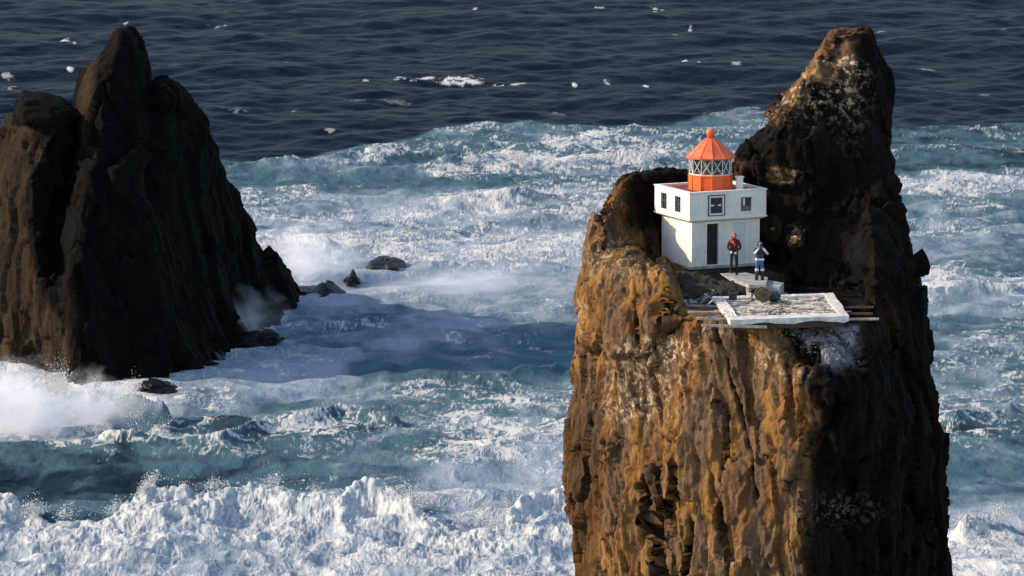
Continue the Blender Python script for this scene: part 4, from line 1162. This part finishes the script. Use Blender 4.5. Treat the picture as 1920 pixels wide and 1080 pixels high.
o = obj('crate', bm, M['tarp'], bev=0.01); o.location = (bc[0], bc[1], ZP); tag(o, 'small black box on the back edge of the landing pad', 'box')

# ------------------------------------------------------------------ rubble
from mathutils.bvhtree import BVHTree
bvh = BVHTree.FromObject(stack_ob, bpy.context.evaluated_depsgraph_get())
def chips(name, n, region, zf, size, mat, label, cat, seed, kind='stuff'):
    r = random.Random(seed)
    bm = bmesh.new()
    for i in range(n):
        px, py = region(r)
        z = zf(px, py)
        rr = Vector(ray(px, py)); hit = bvh.ray_cast(Vector(CAM) + rr * 150, rr)[0] if name == 'rubble' else None
        c = PZ(px, py, z) if hit is None else hit
        z = z if hit is None else hit[2]
        s = size * r.uniform(0.4, 1.3)
        M_ = Matrix.Translation((c[0], c[1], z + s * 0.25)) @ Matrix.Rotation(r.uniform(0, 6.28), 4, 'Z') @ Matrix.Rotation(r.uniform(-.6, .6), 4, 'X') @ Matrix.Diagonal((s * r.uniform(.6, 1.8), s * r.uniform(.5, 1.1), s * r.uniform(.3, .7), 1))
        g = bmesh.ops.create_icosphere(bm, subdivisions=1, radius=1.0, matrix=M_)
        for v in g['verts']:
            v.co += Vector((r.uniform(-1, 1), r.uniform(-1, 1), r.uniform(-1, 1))) * s * 0.22
    o = obj(name, bm, mat)
    tag(o, label, cat, kind=kind)
    return o
slope_z = lambda px, py: float(np.interp(py, [608, 622, 695], [33.2, 33.0, 31.75]))
def slope_reg(r):
    py = r.triangular(606, 690, 612); x0 = np.interp(py, [606, 640, 695], [1430, 1480, 1560]); x1 = np.interp(py, [606, 650, 695], [1598, 1606, 1618])
    return r.uniform(x0, x1), py
chips('rubble', 230, slope_reg, slope_z, 0.05, M['chip_pale'], 'pale stone chips scattered on the ledge under the landing pad', 'rubble', 5)
def pile_reg(r): return r.gauss(1312, 16), r.gauss(560, 7)
chips('rubble', 160, lambda r: (min(1350, max(1284, r.gauss(1312, 16))), min(574, max(548, r.gauss(560, 6)))), lambda px, py: 33.35, 0.13, M['chip_pale'], 'heap of pale and dark rubble at the left corner of the landing pad', 'rubble', 9)
chips('rubble', 140, lambda r: (r.uniform(1286, 1345), r.uniform(550, 572)), lambda px, py: 33.42, 0.15, M['tarp'], 'blackened stones mixed in the heap left of the landing pad', 'rubble', 10)

def grid_patch(name, pts, zf, mat, label, cat, nu=60, nv=30, seed=3, amp=0.08, kind='stuff', thick=0.25):
    """bilinear patch between four photo corners (bl, br, tr, tl) with heights"""
    C4 = [PZ(px, py, z) for (px, py, z) in pts]
    u = np.linspace(0, 1, nu); v = np.linspace(0, 1, nv)
    U, Vv = np.meshgrid(u, v)
    P = (C4[0][None, None] * ((1 - U) * (1 - Vv))[..., None] + C4[1] * (U * (1 - Vv))[..., None] + C4[2] * (U * Vv)[..., None] + C4[3] * ((1 - U) * Vv)[..., None])
    n = fb2(P[..., 0] * 1.3, P[..., 1] * 1.3, 5, seed, 0.6)
    edge = np.minimum(np.minimum(U, 1 - U), np.minimum(Vv, 1 - Vv))
    P[..., 2] += amp * n * 2.0 - thick * (1 - sst(0, 0.16, edge + 0.06 * n))
    P[..., 0] += 0.25 * n * (edge < .05)
    idx = np.arange(nu * nv).reshape(nv, nu)
    Qd = np.stack([idx[:-1, :-1], idx[:-1, 1:], idx[1:, 1:], idx[1:, :-1]], -1).reshape(-1, 4)
    me = np_mesh(name, P.reshape(-1, 3), Qd)
    o = link(name, me, mat, smooth=True)
    tag(o, label, cat, kind=kind)
    return o
grid_patch('moss', [(1287, 552, 33.35), (1405, 551, 33.3), (1425, 534, 33.66), (1250, 497, 34.12)], None, M['moss'], 'dark green moss on the ground in front of the lighthouse', 'moss', seed=12, amp=0.10)

# ------------------------------------------------------------------ people
def skin_body(V, E, R, sub=2):
    bm = bmesh.new()
    lay = bm.verts.layers.skin.verify()
    vs = [bm.verts.new(v) for v in V]
    for v, r in zip(vs, R):
        v[lay].radius = (r, r) if not isinstance(r, tuple) else r
    vs[0][lay].use_root = True
    for a, b in E: bm.edges.new((vs[a], vs[b]))
    me = bpy.data.meshes.new('tmp'); bm.to_mesh(me); bm.free()
    o = bpy.data.objects.new('tmp', me); COL.objects.link(o)
    md = o.modifiers.new('s', 'SKIN'); md.use_smooth_shade = True
    sb = o.modifiers.new('u', 'SUBSURF'); sb.levels = sub
    dg = bpy.context.evaluated_depsgraph_get()
    res = bpy.data.meshes.new_from_object(o.evaluated_get(dg))
    bpy.data.objects.remove(o); bpy.data.meshes.remove(me)
    return res

def head_bm(c, r=0.105, face=(0, -1)):
    bm = bmesh.new()
    bmesh.ops.create_uvsphere(bm, u_segments=20, v_segments=16, radius=1.0)
    for v in bm.verts:
        x, y, z = v.co
        k = 1 - 0.18 * max(0, -z)
        nose = 0.16 * math.exp(-((x / .16) ** 2 + ((z + .05) / .22) ** 2)) if y < -0.5 else 0
        eye = -0.07 * (math.exp(-(((abs(x) - .32) / .13) ** 2 + ((z - .12) / .10) ** 2))) if y < -0.5 else 0
        mouth = -0.04 * math.exp(-((x / .25) ** 2 + ((z + .48) / .05) ** 2)) if y < -0.3 else 0
        v.co = Vector((x * 0.80 * k, (y - nose - eye - mouth) * 0.93, z * 1.12)) * r
    for s in (-1, 1):
        bmesh.ops.create_uvsphere(bm, u_segments=8, v_segments=6, radius=r * 0.2, matrix=Matrix.Translation((s * 0.82 * r, 0.0, 0)) @ Matrix.Diagonal((.45, .8, 1.3, 1)))
    ang = math.atan2(face[0], -face[1])
    bmesh.ops.transform(bm, matrix=Matrix.Translation(c) @ Matrix.Rotation(ang, 4, 'Z'), verts=bm.verts)
    return bm

def hand_mesh(w, d, curl=0.5):
    """five separate bent fingers on a palm; w = wrist, d = direction"""
    w, d = Vector(w), Vector(d).normalized()
    side = d.cross(Vector((0, -1, 0.2))).normalized()
    nrm = side.cross(d).normalized()
    V = [w, w + d * .045, w + d * .085]; E = [(0, 1), (1, 2)]; R = [.022, (.034), (.036)]
    for i, (off, ln) in enumerate(((-.030, .068), (-.010, .078), (.010, .073), (.029, .058))):
        b = len(V); base = w + d * .085 + side * off
        V += [base, base + d * ln * .5 + nrm * -.008, base + d * ln * (.95 - curl * .25) - nrm * ln * curl * .6]
        E += [(2, b), (b, b + 1), (b + 1, b + 2)]; R += [.010, .0095, .008]
    b = len(V); V += [w + d * .03 + side * -.038, w + d * .062 + side * -.062 - nrm * .012, w + d * .09 + side * -.066 - nrm * .03]
    E += [(1, b), (b, b + 1), (b + 1, b + 2)]; R += [.012, .011, .009]
    return skin_body([tuple(v) for v in V], E, R, 1)

def person(name_loc, rz, joints, mats, label):
    """joints: dict of local positions; feet at z = 0 unless given"""
    J = joints
    root = empty('person', name_loc, rz, label, 'person')
    order = ['pelvis', 'waist', 'chest', 'neck', 'head', 'shl', 'ell', 'wrl', 'shr', 'elr', 'wrr', 'hil', 'knl', 'anl', 'tol', 'hir', 'knr', 'anr', 'tor']
    V = [J[k] for k in order]
    ix = {k: i for i, k in enumerate(order)}
    Ed = [('pelvis', 'waist'), ('waist', 'chest'), ('chest', 'neck'), ('neck', 'head'), ('chest', 'shl'), ('shl', 'ell'), ('ell', 'wrl'), ('chest', 'shr'), ('shr', 'elr'), ('elr', 'wrr'),
          ('pelvis', 'hil'), ('hil', 'knl'), ('knl', 'anl'), ('anl', 'tol'), ('pelvis', 'hir'), ('hir', 'knr'), ('knr', 'anr'), ('anr', 'tor')]
    rad = {'pelvis': (.155, .12), 'waist': (.15, .115), 'chest': (.175, .125), 'neck': .062, 'head': .06, 'shl': .07, 'ell': .052, 'wrl': .034, 'shr': .07, 'elr': .052, 'wrr': .034,
           'hil': .092, 'knl': .066, 'anl': .046, 'tol': .038, 'hir': .092, 'knr': .066, 'anr': .046, 'tor': .038}
    me = skin_body(V, [(ix[a], ix[b]) for a, b in Ed], [rad[k] for k in order])
    link('body', me, mats['legs'], root, True)
    def shell(name, keys, edges, grow, mat, over=None):
        ii = {k: i for i, k in enumerate(keys)}
        def g(k):
            r = (over or {}).get(k, rad.get(k, .05))
            return tuple(c * grow for c in r) if isinstance(r, tuple) else r * grow
        m_ = skin_body([J[k] for k in keys], [(ii[a], ii[b]) for a, b in edges], [g(k) for k in keys])
        return link(name, m_, mat, root, True)
    shell('jacket', ['chest', 'waist', 'hem', 'neck0', 'shl', 'ell', 'cuffl', 'shr', 'elr', 'cuffr'],
          [('chest', 'waist'), ('waist', 'hem'), ('chest', 'neck0'), ('chest', 'shl'), ('shl', 'ell'), ('ell', 'cuffl'), ('chest', 'shr'), ('shr', 'elr'), ('elr', 'cuffr')], 1.16, mats['jacket'],
          {'hem': (.17, .135), 'neck0': .085, 'cuffl': .045, 'cuffr': .045})
    hd = J['head']
    f = mats.get('face', (0, -1))
    obj('head', head_bm(Vector((hd[0], hd[1] - .01, hd[2] + .10)), 0.108, f), M['skin'], root, True)
    for s in ('l', 'r'):
        w = Vector(J['wr' + s]); d = w - Vector(J['el' + s])
        link('hand', hand_mesh(w, d, 0.6), mats['hand'], root, True)
        a, t = Vector(J['an' + s]), Vector(J['to' + s])
        m_ = skin_body([tuple(a + Vector((0, 0, .10))), tuple(a + Vector((0, .02, -.02))), tuple(t + Vector((0, 0, .0)))], [(0, 1), (1, 2)], [.062, .060, .05])
        link('boot', m_, M['boot'], root, True)
    return root

def hood(root, J, mat, nm='hood', open_face=True, r=.135):
    hd = Vector(J['head']) + Vector((0, 0.01, .10))
    bm = bmesh.new(); bmesh.ops.create_uvsphere(bm, u_segments=24, v_segments=18, radius=r)
    kill = [v for v in bm.verts if v.co.y < -0.075 * r / .135 and -0.09 < v.co.z < 0.07 and abs(v.co.x) < .075] if open_face else []
    bmesh.ops.delete(bm, geom=kill, context='VERTS')
    for v in bm.verts:
        v.co.x *= 0.93; v.co.z *= 1.12
        if v.co.z < -.06: v.co.x *= 1.0 + (-(v.co.z) - .06) * 3
    bmesh.ops.solidify(bm, geom=list(bm.faces), thickness=0.012)
    bmesh.ops.translate(bm, verts=bm.verts, vec=hd)
    return obj(nm, bm, mat, root, True)

ZW = 33.87
pA = PZ(1376, 515, ZW)
JA = dict(pelvis=(0, 0, .96), waist=(0, 0, 1.10), chest=(0, 0.0, 1.34), neck=(0, -.01, 1.51), head=(-.01, -.03, 1.57), neck0=(0, -.005, 1.47), hem=(0, 0, .90),
          shl=(-.20, 0, 1.42), ell=(-.29, -.04, 1.16), wrl=(-.20, -.24, 1.02), cuffl=(-.21, -.21, 1.04), shr=(.20, 0, 1.42), elr=(.30, .0, 1.16), wrr=(.06, -.26, .98), cuffr=(.09, -.22, 1.01),
          hil=(-.10, 0, .92), knl=(-.12, -.03, .50), anl=(-.13, .02, .08), tol=(-.14, -.14, .04), hir=(.10, 0, .90), knr=(.12, -.02, .42), anr=(.13, .02, -.04), tor=(.15, -.14, -.10))
ra = person((pA[0], pA[1], ZW + .05), 0.1, JA, dict(legs=M['trousers'], jacket=M['maroon'], hand=M['glove'], face=(-.3, -1)),
            'person in red hood and maroon jacket beside the lighthouse door, hands in front')
hood(ra, JA, M['red_cloth'])
# red scarf front falling over the chest
bm = bmesh.new()
add_beam(bm, (-.07, -.14, 1.50), (.02, -.19, 1.24), .10, .05); add_beam(bm, (-.16, -.10, 1.50), (-.05, -.18, 1.34), .10, .05)
obj('scarf', bm, M['red_cloth'], ra, bev=0.015)
bm = bmesh.new(); bmesh.ops.create_cube(bm, size=1, matrix=Matrix.Translation((.06, .22, 1.24)) @ Matrix.Diagonal((.30, .2, .5, 1)))
bp = obj('backpack', bm, M['tarp'], bev=0.05); bp.location = (pA[0], pA[1], ZW + .05); bp.rotation_euler = (0, 0, 0.1)
tag(bp, 'dark backpack on the back of the person in the red hood', 'backpack')

ZB = 33.74
pB = PZ(1424, 530, ZB)
JB = dict(pelvis=(0, 0, .95), waist=(0, 0, 1.09), chest=(0, 0, 1.33), neck=(0, -.01, 1.50), head=(0, -.03, 1.56), neck0=(0, -.005, 1.46), hem=(0, 0, .98),
          shl=(-.20, 0, 1.41), ell=(-.27, -.20, 1.27), wrl=(-.07, -.27, 1.55), cuffl=(-.09, -.265, 1.51), shr=(.20, 0, 1.41), elr=(.32, -.16, 1.24), wrr=(.07, -.27, 1.56), cuffr=(.10, -.26, 1.52),
          hil=(-.10, 0, .91), knl=(-.12, -.02, .50), anl=(-.13, .02, .09), tol=(-.15, -.14, .05), hir=(.10, 0, .91), knr=(.12, -.02, .50), anr=(.13, .02, .09), tor=(.15, -.14, .05))
rb = person((pB[0], pB[1], ZB + .03), 0.15, JB, dict(legs=M['blue'], jacket=M['navy'], hand=M['skin'], face=(0, -1)),
            'person in a navy top and blue overalls with both hands raised to the face')
hood(rb, JB, M['navy'], r=.128)
for s in (-1, 1):
    bm = bmesh.new(); bmesh.ops.create_cone(bm, cap_ends=True, segments=16, radius1=.082, radius2=.086, depth=.10, matrix=Matrix.Translation((s * .123, -.01, .54))); obj('knee_band', bm, M['stripe'], rb)
    bm = bmesh.new(); bmesh.ops.create_cone(bm, cap_ends=True, segments=16, radius1=.075, radius2=.088, depth=.42, matrix=Matrix.Translation((s * .127, .0, .275))); obj('gaiter', bm, M['boot'], rb)
    e, w = (Vector(JB['ell']), Vector(JB['wrl'])) if s < 0 else (Vector(JB['elr']), Vector(JB['wrr']))
    bm = bmesh.new(); off = Vector((0, -.03, 0)); add_bar(bm, e + off, w + off * .5 - (w - e) * .12, .055, 12, .040); obj('sleeve', bm, M['stripe'], rb, True)
bm = bmesh.new(); add_box(bm, (0, -.01, 1.0), (.36, .27, .09)); obj('belt', bm, M['stripe'], rb, bev=.02)
cc = bmesh.new(); box2(cc, (-.065, -.33, 1.60), (.065, -.26, 1.70)); add_bar(cc, (0, -.33, 1.65), (0, -.41, 1.65), .032, 14)
co = obj('camera', cc, M['tarp'], bev=0.004); co.name = 'photo_camera'; co.location = (pB[0], pB[1], ZB + .03); co.rotation_euler = (0, 0, .15)
tag(co, 'small black camera held to the face of the person in blue', 'camera')

# ------------------------------------------------------------------ gull on the left stack
def gull(px, py, Y, label, s=1.0):
    c = PY(px, py, Y)
    g = empty('seabird', c, 0.6, label, 'bird')
    me = skin_body([(0, 0, .16 * s), (-.14 * s, 0, .14 * s), (-.26 * s, 0, .13 * s), (.10 * s, 0, .20 * s), (.15 * s, 0, .29 * s), (.21 * s, 0, .30 * s), (.26 * s, 0, .29 * s)], [(0, 1), (1, 2), (0, 3), (3, 4), (4, 5), (5, 6)], [.085 * s, .07 * s, .02 * s, .065 * s, .04 * s, .04 * s, .008 * s])
    link('body', me, M['feather'], g, True)
    for q in (-1, 1):
        bm = bmesh.new(); add_bar(bm, (0, q * .03 * s, .1 * s), (0, q * .03 * s, -.06), .008, 6); obj('leg', bm, M['beam'], g)
gull(236, 48, 405, 'white seabird perched on the summit of the dark left stack', 1.0)

# ------------------------------------------------------------------ spray
def spray_mat(name, dens, seed, scale):
    m = bpy.data.materials.new(name); m.use_nodes = True
    nt = m.node_tree; nt.nodes.clear()
    out = nt.nodes.new('ShaderNodeOutputMaterial')
    vol = nt.nodes.new('ShaderNodeVolumePrincipled')
    vol.inputs['Color'].default_value = (0.97, 0.97, 0.98, 1)
    vol.inputs['Anisotropy'].default_value = 0.1
    tc = nt.nodes.new('ShaderNodeTexCoord')
    ln = nt.nodes.new('ShaderNodeVectorMath'); ln.operation = 'LENGTH'
    nt.links.new(tc.outputs['Object'], ln.inputs[0])
    n = N(nt, 'ShaderNodeTexNoise', Scale=scale, Detail=5.0, Roughness=0.62); n.noise_dimensions = '4D'; n.inputs['W'].default_value = seed
    nt.links.new(tc.outputs['Object'], n.inputs['Vector'])
    n.inputs['Distortion'].default_value = 0.5
    r = mth(nt, 'ADD', ln.outputs['Value'], mth(nt, 'MULTIPLY', mth(nt, 'SUBTRACT', n.outputs['Fac'], 0.5), 2.1))
    d = mrange(nt, r, 0.80, 0.05, 0.0, dens)
    nt.links.new(d, vol.inputs['Density'])
    nt.links.new(vol.outputs[0], out.inputs['Volume'])
    return m
def spray(px, py, z, s, dens, label, seed, scale=1.6, Y=None):
    c = PZ(px, py, 0.0)
    bm = bmesh.new(); bmesh.ops.create_icosphere(bm, subdivisions=4, radius=1.0)
    o = obj('spray', bm, spray_mat('spray_mist', dens, seed, scale))
    o.location = (c[0], c[1], z); o.scale = s
    tag(o, label, 'spray', kind='stuff')
def droplets(path, n, hgt, spread, size, label, seed, ztab=None):
    """torn-off foam and drops thrown up from a breaking crest"""
    r = np.random.RandomState(seed)
    t = r.uniform(0, 1, n)
    xs = np.linspace(path[0][0], path[-1][0], 200); ys = np.interp(xs, [p[0] for p in path], [p[1] for p in path])
    base = np.array([PZ(a, b, 0.0) for a, b in zip(xs, ys)])
    k = t * 199; i0 = np.clip(k.astype(int), 0, 198); fr = (k - i0)[:, None]
    P = base[i0] * (1 - fr) + base[i0 + 1] * fr
    zb = np.interp(xs[i0], [p[0] for p in path], [p[2] for p in path])
    g = 0.5 + 1.2 * fb2(P[:, 0] * 0.5, P[:, 0] * 0 + seed, 4, seed)
    clump = 0.25 * np.round(r.normal(0, 1, n) * 3) * 0.3
    keep_ = r.uniform(0, 1, n) < np.clip((g - 0.45) * 2.2, 0.03, 1)
    P = P[keep_]; zb = zb[keep_]; g = g[keep_]; n = len(P)
    P[:, 0] += r.normal(0, 0.15, n); P[:, 1] += r.normal(0, spread, n) - spread * .6
    P[:, 2] += zb + hgt * np.clip(g, 0.1, 2) * (np.minimum(r.exponential(0.33, n), 1.2) - 0.15)
    s_ = size * r.lognormal(-0.3, 0.5, n)
    T = np.array([[1, 1, 1], [1, -1, -1], [-1, 1, -1], [-1, -1, 1]]) * 0.6
    V = P[:, None, :] + (T[None] * r.uniform(0.4, 1.3, (n, 4, 1)) + r.uniform(-.3, .3, (n, 4, 3))) * s_[:, None, None]
    idx = np.arange(n * 4).reshape(n, 4)
    Fq = np.concatenate([idx[:, [0, 1, 2]], idx[:, [0, 3, 1]], idx[:, [0, 2, 3]], idx[:, [1, 3, 2]]])
    o = link('spray_drops', np_mesh('spray_drops', V.reshape(-1, 3), Fq), M['drops'])
    tag(o, label, 'spray', kind='stuff')
def drop_mat():
    m, nt, b = new_mat('white_water_drops')
    b.inputs['Base Color'].default_value = (0.8, 0.8, 0.79, 1); b.inputs['Roughness'].default_value = 0.9
    b.inputs['Subsurface Weight'].default_value = 0.0
    tr = nt.nodes.new('ShaderNodeBsdfTranslucent'); tr.inputs[0].default_value = (0.8, 0.8, 0.79, 1)
    mx = nt.nodes.new('ShaderNodeMixShader'); mx.inputs[0].default_value = 0.5
    nt.links.new(b.outputs[0], mx.inputs[1]); nt.links.new(tr.outputs[0], mx.inputs[2])
    nt.links.new(mx.outputs[0], nt.nodes['Material Output'].inputs['Surface'])
    return m
M['drops'] = drop_mat()
droplets([(-40,975,1.1),(60,985,1.2),(180,995,1.0),(240,980,1.6),(290,957,2.4),(345,960,2.0),(440,953,1.6),(540,946,1.9),(620,968,1.5),(700,957,2.0),(760,970,1.8),(850,1005,1.2),(930,1012,1.2),(985,968,2.3),(1075,940,2.1)], 26000, 0.75, 1.2, 0.045, 'drops torn off the crest of the foreground breaker', 3)
droplets([(-40,790,2.4),(60,780,2.8),(160,785,2.4),(250,800,1.6),(320,815,0.9)], 30000, 1.7, 2.2, 0.034, 'drops thrown up by the wave at the foot of the dark stack', 5)
droplets([(1780,1010,1.2),(1850,1005,1.6),(1960,1000,1.5)], 4000, 0.6, 1.2, 0.045, 'drops above the breaker at the right edge behind the lighthouse pillar', 7)
droplets([(860,320,1.0),(900,312,1.2),(1000,314,1.2),(1120,312,1.0),(1240,308,.9)], 5000, 0.6, 1.5, 0.08, 'drops along the far breaking swell left of the lighthouse', 9)
spray(30, 810, 1.2, (7.0, 6.0, 5.0), 0.5, 'white burst of spray at the foot of the dark stack, far left', 1.0, 2.6)
spray(170, 795, 0.8, (5.2, 5.0, 4.2), 0.4, 'white plume of spray in front of the dark stack', 3.0, 2.8)
spray(575, 520, 2.2, (6.0, 6.0, 4.2), 0.30, 'pale mist drifting off the right toe of the dark stack', 5.0)
spray(440, 640, 1.8, (6.0, 4.5, 3.6), 0.30, 'bluish mist over the slanting rocks', 8.0)
spray(860, 548, 0.9, (11.0, 9.0, 1.9), 0.14, 'thin low mist over the surf between the two stacks', 12.0)
